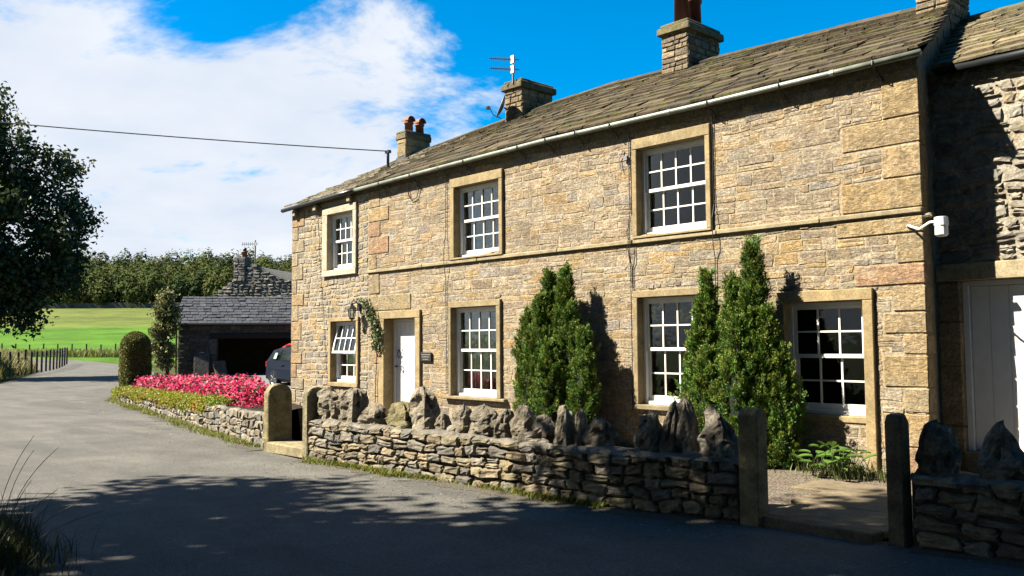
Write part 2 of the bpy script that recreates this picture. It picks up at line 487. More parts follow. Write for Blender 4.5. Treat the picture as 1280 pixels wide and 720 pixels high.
def gravel_mat(name, c0, c1, sc=45):
    t = NT(name)
    v = t.n.new('ShaderNodeTexVoronoi'); v.inputs['Scale'].default_value = sc
    t.l.new(t.geo.outputs['Position'], v.inputs['Vector'])
    c = t.mix(t.noise(1.5, 5), c0, c1)
    c = t.mix(0.12, c, v.outputs['Color'], 'SOFT_LIGHT')
    c = t.mix(1.0, c, t.gray(v.outputs['Distance'], 1.15, 0.6), 'MULTIPLY')
    return t.done(c, 0.9, 0.15, t.bump(v.outputs['Distance'], 0.8, 0.02))
M_GROUND, M_ROAD = ground_mat(), road_mat()
M_GRAVEL = gravel_mat('yard_gravel', (0.30, 0.29, 0.28), (0.42, 0.41, 0.40))
M_PEBBLE = gravel_mat('garden_gravel', (0.20, 0.16, 0.12), (0.34, 0.28, 0.21), 30)

lats = [-1500, -700, -400, -250, -160, -110, -80, -60, -48, -40, -34, -28, -23, -20, -17.5, -16, -14.5, -12, -9, -6, -3, 0, 4, 8, 14, 22, 32, 46, 70, 110, 180, 320, 600, 1200]
gb = B()
V, F = [], []
for d in ROWS:
    for a in lats:
        p = cf(a, d)
        V.append((p.x, p.y, terr(p.x, p.y) - 0.03))
n = len(lats)
for i in range(len(ROWS) - 1):
    for j in range(n - 1):
        F.append((i * n + j, i * n + j + 1, (i + 1) * n + j + 1, (i + 1) * n + j))
gb.add(V, F)
tag(gb.build('ground', M_GROUND), kind='structure')

ROAD_L = catmull([(14, -12.6), (6, -11.4), (1, -10.1), (-2, -9.35), (-6, -8.85), (-12, -8.2), (-20, -6.6), (-30, -3.9), (-41, -0.3), (-52, 3.6), (-62, 7.0), (-70, 8.5), (-78, 7.5), (-88, 2), (-100, -8)], 8)
ROAD_R = catmull([(14, -2.9), (6, -3.2), (2, -3.45), (-0.2, -3.75), (-3.2, -4.1), (-7, -4.27), (-8.7, -4.12), (-13.1, -3.26), (-18.3, -2.26), (-24.2, -1.06), (-27.4, 0.9), (-34, 4.2), (-44, 8.0), (-56, 12.2), (-68, 15.2), (-80, 15.0), (-90, 10), (-104, -2)], 8)
strip_mesh('road', ROAD_L, ROAD_R, 150, 8, 0.0, M_ROAD)
# gravel yard between the flower bed, the house end and the barn
strip_mesh('yard', [cf(-5.5, 20.5).xy[:], cf(-8.6, 25).xy[:], cf(-10.8, 29).xy[:], cf(-13, 33).xy[:], cf(-16.5, 38).xy[:], cf(-17, 46).xy[:]], [cf(0, 18).xy[:], cf(2, 25).xy[:], cf(4, 32).xy[:], cf(5, 40).xy[:], cf(6, 46).xy[:]], 26, 10, 0.005, M_GRAVEL)
# garden strip in front of the cottage, inside the wall
strip_mesh('garden_ground', [(-15.2, -3.0), (-8.7, -3.8), (-7, -3.95), (-3, -3.75), (-0.2, -3.45), (2.5, -3.2), (6, -2.9)], [(-15.2, 0.03), (-8.7, 0.03), (-7, 0.03), (-3, 0.03), (-0.2, 0.03), (2.5, 0.78), (6, 0.78)], 30, 5, 0.03, M_PEBBLE)

# ------------------------------------------------------------------ stone laying
def layout(u0, u1, v0, v1, holes, hr, wr, split=0.16, r=rng):
    out = []
    v = v0
    while v < v1 - 0.02:
        h = r.uniform(*hr)
        if v1 - (v + h) < hr[0] * 0.7: h = v1 - v
        a, b = v, v + h
        v = b
        seg = [(u0, u1)]
        strips = []
        for (x0, x1, z0, z1) in holes:
            lo, hi = max(a, z0), min(b, z1)
            if hi - lo <= 0.3 * h: continue
            ns = []
            for s, e in seg:
                if x1 <= s or x0 >= e: ns.append((s, e)); continue
                if x0 > s: ns.append((s, x0))
                if x1 < e: ns.append((x1, e))
            seg = ns
            if hi - lo < h - 0.035:
                if lo > a + 0.035: strips.append((x0, x1, a, lo))
                if hi < b - 0.035: strips.append((x0, x1, hi, b))
        for (s, e, p, q) in [(s, e, a, b) for s, e in seg] + strips:
            hh = q - p
            u = s
            while u < e - 0.01:
                w = r.uniform(*wr) * (0.7 + 0.6 * min(1, hh / hr[1]))
                if e - (u + w) < wr[0] * 0.8: w = e - u
                if w < 0.03: break
                if hh > 0.11 and r.random() < split:
                    m = p + hh * r.uniform(0.38, 0.62)
                    out.append((u, u + w, p, m)); out.append((u, u + w, m, q))
                else:
                    out.append((u, u + w, p, q))
                u += w
    return out

def stone_geo(rect, gap, edge, bulge, deep, jit, rnd, MM, N=4, warp=None, r=rng):
    """one face stone: N x N grid front with set-back rim and sides running into the mortar"""
    x0, x1, z0, z1 = rect
    w, h = x1 - x0, z1 - z0
    j = lambda k: r.uniform(-k, k)
    g = gap * 0.5
    c = [(x0 + g + j(jit), z0 + g + j(jit)), (x1 - g + j(jit), z0 + g + j(jit)), (x1 - g + j(jit), z1 - g + j(jit)), (x0 + g + j(jit), z1 - g + j(jit))]
    tilt_u, tilt_v = j(0.25) * bulge * 2, j(0.25) * bulge * 2
    rim = min(0.3, edge / max(w, 0.01)), min(0.3, edge / max(h, 0.01))
    def par(k, rm):
        if k == 0: return 0.0
        if k == N - 1: return 1.0
        if N == 4: return rm if k == 1 else 1 - rm
        return rm + (1 - 2 * rm) * (k - 1) / (N - 3)
    V, n = [], []
    mean = r.uniform(0.3, 1.0) * bulge
    for b in range(N):
        for a in range(N):
            s, t = par(a, rim[0]), par(b, rim[1])
            ea, eb = a in (0, N - 1), b in (0, N - 1)
            if ea and eb:
                s = s + (rnd if a == 0 else -rnd) * min(1, h / w); t = t + (rnd if b == 0 else -rnd) * min(1, w / h)
            u = (c[0][0] * (1 - s) + c[1][0] * s) * (1 - t) + (c[3][0] * (1 - s) + c[2][0] * s) * t
            v = (c[0][1] * (1 - s) + c[1][1] * s) * (1 - t) + (c[3][1] * (1 - s) + c[2][1] * s) * t
            if not (ea or eb): u += j(0.15) * w / N; v += j(0.15) * h / N
            elif not (ea and eb): u += j(jit * 0.8); v += j(jit * 0.8)
            nn = (mean + j(0.3) * bulge + tilt_u * (s - 0.5) + tilt_v * (t - 0.5)) if not (ea or eb) else j(0.2) * bulge - edge * 0.35
            if warp:
                du, dv = warp(u, v); u += du; v += dv
            V.append((u, v, nn))
    F = [(b * N + a, b * N + a + 1, (b + 1) * N + a + 1, (b + 1) * N + a) for b in range(N - 1) for a in range(N - 1)]
    ring = [a for a in range(N)] + [b * N + N - 1 for b in range(1, N)] + [(N - 1) * N + a for a in range(N - 2, -1, -1)] + [b * N for b in range(N - 2, 0, -1)]
    k = len(V)
    V += [(V[i][0], V[i][1], -deep) for i in ring]
    m = len(ring)
    for i in range(m):
        F.append((ring[i], k + i, k + (i + 1) % m, ring[(i + 1) % m]))
    return [MM(*p) for p in V], F

def pal(cols, v=0.17, r=rng):
    c = r.choice(cols); k = 1 + r.uniform(-v, v); h = r.uniform(-0.04, 0.04)
    return (c[0] * k * (1 + h), c[1] * k, c[2] * k * (1 - h))

def lay(rects, MM, cols, mat, parent, name='stone', limit=300, smooth=False, N=4, gap=0.014, edge=0.018, bulge=0.012, deep=0.05, jit=0.008, rnd=0.05, warp=None, colf=None):
    def size(q):
        c = Vector(MM((q[0] + q[1]) / 2, (q[2] + q[3]) / 2, 0))
        return -(q[1] - q[0]) * (q[3] - q[2]) / max(1, (c - CAM).length_squared)
    rest = B()
    for i, q in enumerate(sorted(rects, key=size)):
        V, F = stone_geo(q, gap, edge, bulge, deep, jit, rnd, MM, N, warp)
        c = pal(colf(q) if colf else cols)
        if i < limit:
            b = B(); b.add(V, F, c); b.build(name, mat, parent, smooth)
        else:
            rest.add(V, F, c)
    if rest.f: rest.build(name + '_fill', mat, parent, smooth, kind='stuff')

def sheet_with_holes(b, u0, u1, v0, v1, holes, MM, col):
    us = sorted({u0, u1} | {min(max(x, u0), u1) for h in holes for x in h[:2]})
    for a, c in zip(us, us[1:]):
        if c - a < 1e-4: continue
        m = (a + c) / 2
        cuts = sorted((max(h[2], v0), min(h[3], v1)) for h in holes if h[0] < m < h[1])
        v = v0
        for lo, hi in cuts + [(v1, v1)]:
            if lo > v + 1e-4: b.add([MM(a, v, 0), MM(c, v, 0), MM(c, lo, 0), MM(a, lo, 0)], [(0, 1, 2, 3)], col)
            v = max(v, hi)

class Poly:
    """arc-length parametrised wall line; outward normal to the right of travel (towards the road)"""
    def __init__(s, pts, m=8):
        P = np.array(catmull(pts, m)); s.P = P
        s.s = np.r_[0, np.cumsum(np.hypot(*np.diff(P, axis=0).T))]; s.L = s.s[-1]
        Tn = np.gradient(P, s.s, axis=0); Tn /= np.linalg.norm(Tn, axis=1, keepdims=True)
        s.N = np.stack([Tn[:, 1], -Tn[:, 0]], 1)
    def __call__(s, u, n=0.0):
        p = np.array([np.interp(u, s.s, s.P[:, 0]), np.interp(u, s.s, s.P[:, 1])])
        k = np.array([np.interp(u, s.s, s.N[:, 0]), np.interp(u, s.s, s.N[:, 1])])
        q = p + k * n
        return float(q[0]), float(q[1])

# ------------------------------------------------------------------ the long cottage
SAND = [(0.58, 0.43, 0.25), (0.54, 0.41, 0.26), (0.61, 0.47, 0.30), (0.49, 0.39, 0.27), (0.54, 0.44, 0.32), (0.48, 0.40, 0.31), (0.58, 0.42, 0.23), (0.48, 0.38, 0.27), (0.56, 0.47, 0.35), (0.53, 0.43, 0.30), (0.46, 0.40, 0.33), (0.56, 0.45, 0.31), (0.58, 0.47, 0.33), (0.55, 0.43, 0.29), (0.51, 0.41, 0.29)]
SAND_L = [(0.53, 0.46, 0.35), (0.48, 0.43, 0.34), (0.57, 0.49, 0.36), (0.44, 0.40, 0.33), (0.58, 0.47, 0.31), (0.50, 0.45, 0.37), (0.60, 0.45, 0.25), (0.42, 0.38, 0.32)]
QUO = [(0.58, 0.43, 0.23), (0.55, 0.42, 0.25), (0.52, 0.40, 0.24), (0.60, 0.46, 0.27), (0.56, 0.36, 0.22)]
QUO_L = [(0.55, 0.42, 0.25), (0.54, 0.38, 0.21), (0.56, 0.45, 0.29), (0.52, 0.44, 0.31)]
DR = (0.48, 0.37, 0.20); DR2 = (0.42, 0.33, 0.19); PALE = (0.68, 0.61, 0.46)

house = thing('stone_cottage', (-7.6, 3.2, 0), 'long two storey sandstone cottage with stone slate roof and white sash windows', 'house')
XL = -15.2
def EAVE(x): return float(np.interp(x, [-15.4, -12.3, -9, -6.3, -3, 0.2], [4.99, 5.08, 5.13, 5.16, 5.13, 5.13]))
def RIDGE(x): return float(np.interp(x, [-15.4, -12, -9.3, -7.5, -4.7, 0], [6.62, 6.84, 7.0, 7.06, 6.98, 6.80]))
FAC = lambda u, v, n: (u, -n, v)
# name: x0, x1, z0, z1, margins left right top bottom, columns, dressed colour, sill?
WIN = {
 'UR': (-4.34, -3.06, 3.33, 4.70, .09, .09, .17, 0, 4, DR, False),
 'UM': (-8.86, -7.57, 3.33, 4.70, .13, .10, .18, 0, 4, DR, False),
 'UL': (-13.50, -12.43, 3.38, 4.68, .22, .14, .16, .14, 4, PALE, True),
 'LL': (-13.32, -12.28, 0.82, 2.19, .10, .09, .09, .10, 4, DR, True),
 'LM': (-8.96, -7.65, 0.67, 2.36, .07, .11, .12, .06, 4, DR2, True),
 'LR': (-4.36, -3.08, 0.71, 2.36, .09, .10, .11, .08, 4, DR2, True),
 'RR': (-1.84, -0.75, 0.71, 2.18, .13, .13, .15, 0, 3, DR, False)}
HOLES = []
for k, (x0, x1, z0, z1, ml, mr_, mt, mb, *_) in WIN.items():
    HOLES.append((x0 - ml, x1 + mr_, z0 - mb, z1 + mt))
HOLES.append((-11.62, -9.95, -0.1, 2.37))             # doorway with its jambs
HOLES.append((-11.80, -10.30, 2.38, 2.72))            # relieving stone over the door
HOLES += [(-1.97, -1.84, -0.1, 0.71), (-0.75, -0.62, -0.1, 0.71)]
OPEN = [(w[0], w[1], w[2], w[3]) for w in WIN.values()] + [(-11.20, -10.12, 0, 2.2)]

wb = B()
top = lambda x: EAVE(x) - 0.02
sheet_with_holes(wb, XL, -0.005, -0.1, 5.0, OPEN, lambda u, v, n: (u, -0.001, v), (0.60, 0.50, 0.35))
for a, c in ((XL, -12.3), (-12.3, -6.3), (-6.3, -0.005)):
    wb.add([(a, 0.02, 5.0), (c, 0.02, 5.0), (c, 0.02, EAVE(c) + .03), (a, 0.02, EAVE(a) + .03)], [(0, 1, 2, 3)], (0.5, 0.42, 0.3))
# end walls, back wall
GX, GY = -0.70 / 3.2, 1.0                              # the right-hand gable runs back askew
rz = RIDGE(0)
wb.add([(-0.005, 0.02, -0.1), (GX * 6.4, 6.4, -0.1), (GX * 6.4, 6.4, 5.05), (GX * 3.2, 3.2, rz - 0.04), (-0.005, 0.02, EAVE(0) - 0.02)], [(0, 1, 2, 3, 4)], (0.42, 0.35, 0.25))
wb.add([(XL, 0.02, -0.1), (XL, 6.4, -0.1), (XL, 6.4, 4.9), (XL, 3.2, RIDGE(XL) - 0.04), (XL, 0.02, EAVE(XL) - 0.02)], [(4, 3, 2, 1, 0)], (0.42, 0.38, 0.3))
wb.add([(XL, 6.4, -0.1), (GX * 6.4, 6.4, -0.1), (GX * 6.4, 6.4, 5.05), (XL, 6.4, 4.95)], [(3, 2, 1, 0)], (0.42, 0.38, 0.3))
wall = wb.build('wall', M_MORTAR, house)
# rooms behind the windows
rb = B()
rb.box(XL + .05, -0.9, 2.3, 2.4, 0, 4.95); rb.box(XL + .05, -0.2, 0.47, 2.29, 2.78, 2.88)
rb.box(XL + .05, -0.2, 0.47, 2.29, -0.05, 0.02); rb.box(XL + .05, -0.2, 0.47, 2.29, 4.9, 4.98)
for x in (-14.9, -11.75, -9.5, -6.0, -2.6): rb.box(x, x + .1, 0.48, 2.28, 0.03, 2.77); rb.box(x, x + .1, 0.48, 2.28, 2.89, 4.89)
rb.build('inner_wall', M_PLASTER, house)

# quoins: three tall stacks of big dressed blocks
qh = []
r5 = random.Random(5)
def quoin_run(xa, sgn, z0, z1, cols, wl, ws, gable=None, lo=.24, hi=.42):
    z = z0; long = r5.random() < .5
    while z < z1 - .05:
        h = r5.uniform(lo, hi)
        if z1 - z - h < .2: h = z1 - z
        w = r5.uniform(*(wl if long else ws))
        dpt = r5.uniform(.26, .34) if long else r5.uniform(.42, .55)
        b = B(); c = pal(cols, .1, r5)
        if gable:
            S = lambda a, y, zz: (-a + GX * y, y, zz)
            b.block(-0.018, w - .012, -0.018, dpt, z + .007, z + h - .007, .014, c, S, .005)
        else:
            x0, x1 = (xa, xa + w) if sgn > 0 else (xa - w, xa)
            b.block(x0 + .007, x1 - .007, -0.02, .1, z + .007, z + h - .007, .012, c, None, .005)
        b.build('quoin', M_FACE, wall)
        qh.append((-w, -0.02, z, z + h) if gable else (xa, xa + w, z, z + h))
        z += h; long = not long
quoin_run(0, -1, 0, 2.34, QUO, (.50, .60), (.28, .40), True)
quoin_run(0, -1, 2.345, 3.19, QUO, (.85, 1.2), (.32, .45), True)
HOLES += [(-0.62, 0, 0, 3.19)] if False else []
quoin_run(0, -1, 3.29, 5.03, QUO, (.85, 1.25), (.32, .48), True, .28, .48)
quoin_run(XL, 1, 0, 4.93, QUO_L, (.42, .62), (.24, .36), None, .26, .5)
quoin_run(-11.86, 1, 2.75, 3.19, QUO, (.7, .9), (.35, .5)); quoin_run(-11.86, 1, 3.29, 5.02, QUO, (.6, .85), (.3, .45), None, .28, .45)
b = B(); b.block(-11.79, -10.31, -0.022, .1, 2.385, 2.715, .015, (0.52, 0.42, 0.25), None, .006); b.build('relieving_stone', M_FACE, wall)
b = B(); b.block(-15.22, -15.0, -0.01, .05, 4.94, 4.97, .01, QUO_L[0]); b.build('quoin', M_FACE, wall)
# string course
for xa, xb in ((-11.88, -9.9), (-9.895, -8.2), (-8.195, -6.1), (-6.095, -4.45), (-4.445, -2.9), (-2.895, -1.3), (-1.295, 0.02)):
    b = B(); b.block(xa, xb, -0.052, .05, 3.215, 3.285, .012, (0.48, 0.40, 0.25), None, .003); b.build('string_course', M_DRESS, wall)
HOLES.append((-11.9, 0.1, 3.2, 3.29))
warp = lambda u, v: (0.012 * h2(u * 2.1, v * 2.3, 3), 0.04 * h2(u * .7, v * 1.3, 5) + 0.022 * h2(u * 2.4, v * 2.6, 9))
allh = HOLES + qh
main = layout(-11.86, -0.02, 0.0, 5.02, allh, (.075, .19), (.13, .50), .26)
left = layout(XL + .02, -11.87, 0.0, 4.93, allh, (.085, .17), (.11, .30), .12)
def facecol(q):
    z = (q[2] + q[3]) / 2
    return SAND if z > 3.2 or rng.random() < .75 else [(0.60, 0.50, 0.33), (0.56, 0.47, 0.33), (0.60, 0.42, 0.20)]
lay(main, FAC, SAND, M_FACE, wall, limit=300, warp=warp, colf=facecol, gap=.006, bulge=.009, jit=.015, rnd=.06, edge=.010, N=5)
lb = B()
for q in left:
    V, F = stone_geo(q, .018, .018, .016, .05, .012, .12, FAC, 4, warp); lb.add(V, F, pal(SAND_L))
lb.build('rubble_infill', M_FACE, wall, kind='stuff')

# windows
def sash(b, x0, x1, z0, z1, y, cols, rows, th=.034, bot=.05, X=None):
    st = .045
    b.box(x0, x0 + st, y, y + th, z0, z1, X=X); b.box(x1 - st, x1, y, y + th, z0, z1, X=X)
    b.box(x0 + st, x1 - st, y + .001, y + th - .001, z0, z0 + bot, X=X); b.box(x0 + st, x1 - st, y + .001, y + th - .001, z1 - st, z1, X=X)
    cw = (x1 - x0 - 2 * st) / cols; rh = (z1 - z0 - st - bot) / rows
    out = []
    for i in range(1, cols): b.box(x0 + st + i * cw - .012, x0 + st + i * cw + .012, y + .004, y + th - .004, z0 + bot, z1 - st, X=X)
    for j in range(rows):
        for i in range(cols):
            a = x0 + st + i * cw; c = z0 + bot + j * rh
            out.append((a + (.012 if i else 0), a + cw - (.012 if i < cols - 1 else 0), c + (.01 if j else 0), c + rh - (.01 if j < rows - 1 else 0), y + th * .55))
            if j: b.box(a + (.012 if i else 0), a + cw - (.012 if i < cols - 1 else 0), y + .006, y + th - .006, c - .011, c + .011, X=X)
    return out
def pane(q, parent, X=None):
    x0, x1, z0, z1, y = q
    e = .004; t1, t2 = rng.uniform(-.0025, .0025), rng.uniform(-.0025, .0025)
    V = [(x0 - e, y + t1, z0 - e), (x1 + e, y - t1, z0 - e), (x1 + e, y - t1 + t2, z1 + e), (x0 - e, y + t1 + t2, z1 + e)]
    V = V + [(p[0], p[1] + .003, p[2]) for p in V]
    if X: V = [X(*p) for p in V]
    b = B(); b.add(V, [(0, 1, 2, 3), (7, 6, 5, 4), (0, 4, 5, 1), (1, 5, 6, 2), (2, 6, 7, 3), (3, 7, 4, 0)])
    b.build('pane', M_GLASS, parent)
WTXT = {'UR': 'upper window at the right with sixteen panes', 'UM': 'upper window over the middle of the facade', 'UL': 'upper window with wide pale cream stone surround', 'LL': 'small lower window with its top sash tilted open', 'LM': 'lower window right of the front door', 'LR': 'lower window half hidden by the conifers', 'RR': 'lower window twelve panes wide stone surround by the gate path'}
for k, (x0, x1, z0, z1, ml, mr_, mt, mb, cols, dc, sill) in WIN.items():
    fy = 0.085                                        # face of the timber frame
    f = .045
    wbd = B()
    wbd.box(x0 + .002, x0 + f, fy, .22, z0, z1); wbd.box(x1 - f, x1 - .002, fy, .22, z0, z1)
    wbd.box(x0 + f, x1 - f, fy + .001, .219, z1 - f, z1 - .002); wbd.box(x0 + f, x1 - f, fy - .012, .219, z0 + .002, z0 + .05)
    win = wbd.build('window', M_WHITE, house); win['label'] = WTXT[k]
    jz = -0.02 if k == 'RR' else z0
    for nm, q in (('lintel', (x0 - ml, x1 + mr_, z1, z1 + mt)), ('jamb', (x0 - ml, x0, jz, z1)), ('jamb', (x1, x1 + mr_, jz, z1))):
        b = B(); b.block(q[0], q[1], -.062, .23, q[2] + (.003 if nm == 'lintel' else 0), q[3], .008, pal([dc], .08), None, .002); b.build(nm, M_DRESS, win)
    if sill:
        e = .14 if k == 'LM' else .0
        b = B(); b.block(x0 - ml - e, x1 + mr_ + e, -.105 if e else -.07, .23, z0 - max(mb, .06), z0 - .003, .01, pal([dc], .08), None, .002); b.build('sill', M_DRESS, win)
    elif k in ('UR', 'UM'):
        b = B(); b.block(x0 - ml, x1 + mr_, -.07, .23, 3.288, z0 - .003, .008, pal([dc], .05)); b.build('sill', M_DRESS, win)
    else:
        b = B(); b.block(x0 + .002, x1 - .002, -.02, .23, z0 - .09, z0 - .003, .01, pal([dc], .05)); b.build('sill', M_DRESS, win)
    zi0, zi1, xi0, xi1 = z0 + .05, z1 - f, x0 + f, x1 - f
    zm = (zi0 + zi1) / 2 + (.02 if k != 'LL' else -.03)
    X = None
    if k == 'LL':
        ca, sa = math.cos(R(13)), math.sin(R(13))
        def X(x, y, z, zt=zi1, yt=fy + .03): 
            dy, dz = y - yt, z - zt
            return (x, yt + dy * ca + dz * sa, zt + dz * ca - dy * sa)
    b = B(); P1 = sash(b, xi0 + .002, xi1 - .002, zm - .02, zi1 - .002, fy + .02, cols, 2, X=X); s1 = b.build('sash', M_WHITE, win)
    b = B(); P2 = sash(b, xi0 + .002, xi1 - .002, zi0 + .002, zm + .02, fy + .06, 3 if k == 'LL' else cols, 2, bot=.085); s2 = b.build('sash', M_WHITE, win)
    for q in P1: pane(q, win, X)
    for q in P2: pane(q, win)
    if k in ('LM', 'UR', 'UM'):                        # curtains hanging inside
        for side in ((0, .5), (.86, 1.0)) if k == 'LM' else ((0, .16), (.9, 1.0)):
            V, F = [], []
            m = 24
            for i in range(m):
                t = i / (m - 1)
                xx = x0 + (x1 - x0) * (side[0] + (side[1] - side[0]) * t)
                yy = .33 + .025 * math.sin(t * 38)
                V += [(xx, yy, z0 - .1), (xx, yy, z1)]
            F = [(2 * i, 2 * i + 2, 2 * i + 3, 2 * i + 1) for i in range(m - 1)]
            b = B(); b.add(V, F); b.build('curtain', M_CURTAIN, win)

# front door with stone surround
db = B()
for i in range(6):
    a = -11.14 + i * .164
    db.block(a + .0015, a + .1625, .225, .262, .03, 2.14, .006)
door = db.build('front_door', M_WHITE, house)
b = B(); b.box(-11.2, -11.143, .19, .28, 0, 2.2); b.box(-10.157, -10.12, .19, .28, 0, 2.2); b.box(-11.143, -10.157, .191, .279, 2.143, 2.2); b.build('door_frame', M_WHITE, door)
b = B(); b.block(-11.62, -9.95, -.062, .3, 2.203, 2.365, .01, DR, None, .002); b.build('lintel', M_DRESS, door)
b = B(); b.block(-11.40, -11.2, -.062, .3, -.02, 2.2, .01, DR, None, .002); b.build('jamb', M_DRESS, door)
b = B(); b.block(-10.12, -9.95, -.062, .3, -.02, 2.2, .01, DR, None, .002); b.build('jamb', M_DRESS, door)
z = 0
for h in (.55, .7, .5, .45):
    b = B(); b.block(-11.63, -11.404, -.03, .1, z + .005, z + h - .005, .012, pal(QUO), None, .006); b.build('jamb_stone', M_FACE, door); z += h
b = B(); b.tube([(-11.02, .222, 1.52), (-11.02, .18, 1.5), (-11.02, .17, 1.42), (-11.02, .215, 1.38)], .014, 6); b.lathe([(.0, -.01), (.03, 0), (.03, .012), (0, .02)], (-11.02, .2, 1.53), 8); b.build('knocker', M_BLACK, door)
b = B(); b.tube([(-11.06, .222, 1.2), (-11.06, .16, 1.2)], .01, 6); b.lathe([(.0, -.03), (.026, -.015), (.026, .015), (0, .03)], (-11.06, .16, 1.2), 8); b.build('door_knob', M_BLACK, door)
b = B(); b.block(-11.3, -10.0, -.45, .0, .0, .05, .01, DR2); b.build('threshold', M_FLAG, door)

# roof
SL = math.hypot(3.34, 1.87)
def RP(x, q, n, x_off=True):                           # x along the eave, q up the slope (m), n off the surface
    t = q / SL
    y = -0.14 + 3.34 * t
    z = EAVE(x) + 0.03 + (RIDGE(x) - EAVE(x) - 0.03) * t
    return (x + n * 0, y - n * .49, z + n * .87)
def right_end(q): return 0.10 - 0.80 * q / SL
rf = B()
xs = np.linspace(XL - .08, -1.0, 15)
for a, c in zip(xs, xs[1:]): rf.add([RP(a, 0, 0), RP(c, 0, 0), RP(c, SL, 0), RP(a, SL, 0)], [(0, 1, 2, 3)], (.09, .08, .065))
rf.add([RP(-1.0, 0, 0), RP(right_end(0) - .03, 0, 0), RP(right_end(SL) - .03, SL, 0), RP(-1.0, SL, 0)], [(0, 1, 2, 3)], (.09, .08, .065))
rf.add([RP(XL - .08, SL, 0), RP(-8, SL, 0), RP(-.7, SL, 0), (-1.4, 6.6, 5.0), (-8, 6.6, 5.0), (XL - .08, 6.6, 4.9)], [(0, 1, 4, 5), (1, 2, 3, 4)], (.09, .08, .065))
roof = rf.build('roof', M_SLATE, house)
SLC = [(0.14, 0.105, 0.065), (0.17, 0.135, 0.08), (0.115, 0.095, 0.065), (0.15, 0.115, 0.065), (0.20, 0.155, 0.095), (0.13, 0.105, 0.07)]
SLC_L = [(0.50, 0.43, 0.30), (0.44, 0.38, 0.27), (0.40, 0.34, 0.25), (0.52, 0.46, 0.35)]
def slate_set(parent, P, slope, x0f, x1f, e0, e1, wr, colf, limit=300, mat=None, r=rng):
    items, q = [], -.005
    while q < slope - .05:
        e = e0 + (e1 - e0) * q / slope
        x = x0f(max(q, 0)); end = x1f(max(q, 0))
        first = True
        while x < end - .02:
            w = r.uniform(*wr) * (1.1 - .35 * q / slope)
            if first: w *= r.uniform(.5, 1); first = False
            if end - x - w < .12: w = end - x
            items.append((x, x + w, q, min(q + e * 1.45, slope + .02)))
            x += w
        q += e
    def key(k):
        c = Vector(P((k[0] + k[1]) / 2, k[2], 0)); return -(k[1] - k[0]) * (k[3] - k[2]) / (c - CAM).length_squared
    rest = B()
    for i, (a, c, q0, q1) in enumerate(sorted(items, key=key)):
        th = r.uniform(.024, .045); lift = r.uniform(.03, .05); g = .004 + r.uniform(0, .008)
        d0, d1 = r.uniform(-.022, .022), r.uniform(-.022, .022)
        u = r.uniform(-.006, .006); k3 = r.uniform(.2, .8); m = a + (c - a) * k3; dm = r.uniform(-.02, .015)
        a2, c2 = a + g, c - g
        V = [P(a2, q0 + d0, lift + u), P(m, q0 + dm, lift), P(c2, q0 + d1, lift - u), P(c2, q1, .006), P(a2, q1, .006),
             P(a2 + r.uniform(-.006, .01), q0 + d0 + .008, lift + u + th), P(m, q0 + dm + .01, lift + th + r.uniform(-.004, .006)), P(c2 - r.uniform(-.006, .01), q0 + d1 + .008, lift - u + th), P(c2, q1, .006 + th), P(a2, q1, .006 + th)]
        F = [(5, 6, 7, 8, 9), (4, 3, 2, 1, 0), (0, 1, 6, 5), (1, 2, 7, 6), (2, 3, 8, 7), (3, 4, 9, 8), (4, 0, 5, 9)]
        col = pal(colf((a + c) / 2, q0), .2, r)
        if i < limit:
            b = B(); b.add(V, F, col); b.build('slate', mat or M_SLATE, parent)
        else: rest.add(V, F, col)
    if rest.f: rest.build('slate_courses', mat or M_SLATE, parent, kind='stuff')
slate_set(roof, RP, SL, lambda q: XL - .12, right_end, .36, .19, (.30, .68), lambda x, q: SLC_L if x < -12.2 + rng.uniform(-1.4, .6) else SLC)
x = XL - .1
while x < -.72:
    w = min(rng.uniform(.45, .7), -.68 - x)
    b = B(); z0, z1 = RIDGE(x), RIDGE(x + w); t = rng.uniform(.05, .07); k = rng.uniform(-.008, .008)
    V = []
    for xx, zz in ((x + .004, z0 + k), (x + w - .004, z1 + k)):
        V += [(xx, 2.98, zz - .07), (xx, 2.96, zz - .02), (xx, 3.2, zz + .05 + t), (xx, 3.44, zz - .02), (xx, 3.42, zz - .07), (xx, 3.2, zz + .05)]
    b.add(V, [(0, 6, 7, 1), (1, 7, 8, 2), (2, 8, 9, 3), (3, 9, 10, 4), (4, 10, 11, 5), (5, 11, 6, 0), (0, 1, 2, 5), (5, 2, 3, 4), (11, 8, 7, 6), (10, 9, 8, 11)], pal(SLC, .2))
    b.build('ridge_stone', M_SLATE, roof)
    x += w
# the exposed right-hand verge: wall head above the neighbour's roof
gs = layout(0.55, 3.1, 4.4, 6.7, [], (.1, .18), (.18, .4))
gb2 = B()
for q in gs:
    lim = EAVE(0) - .05 + (rz - EAVE(0)) * (q[0] / 3.2)
    if q[3] > lim: continue
    V, F = stone_geo(q, .015, .02, .014, .05, .01, .06, lambda u, v, n: (GX * u + n, u, v)); gb2.add(V, F, pal(SAND))
gb2.build('gable_stones', M_FACE, wall, kind='stuff')
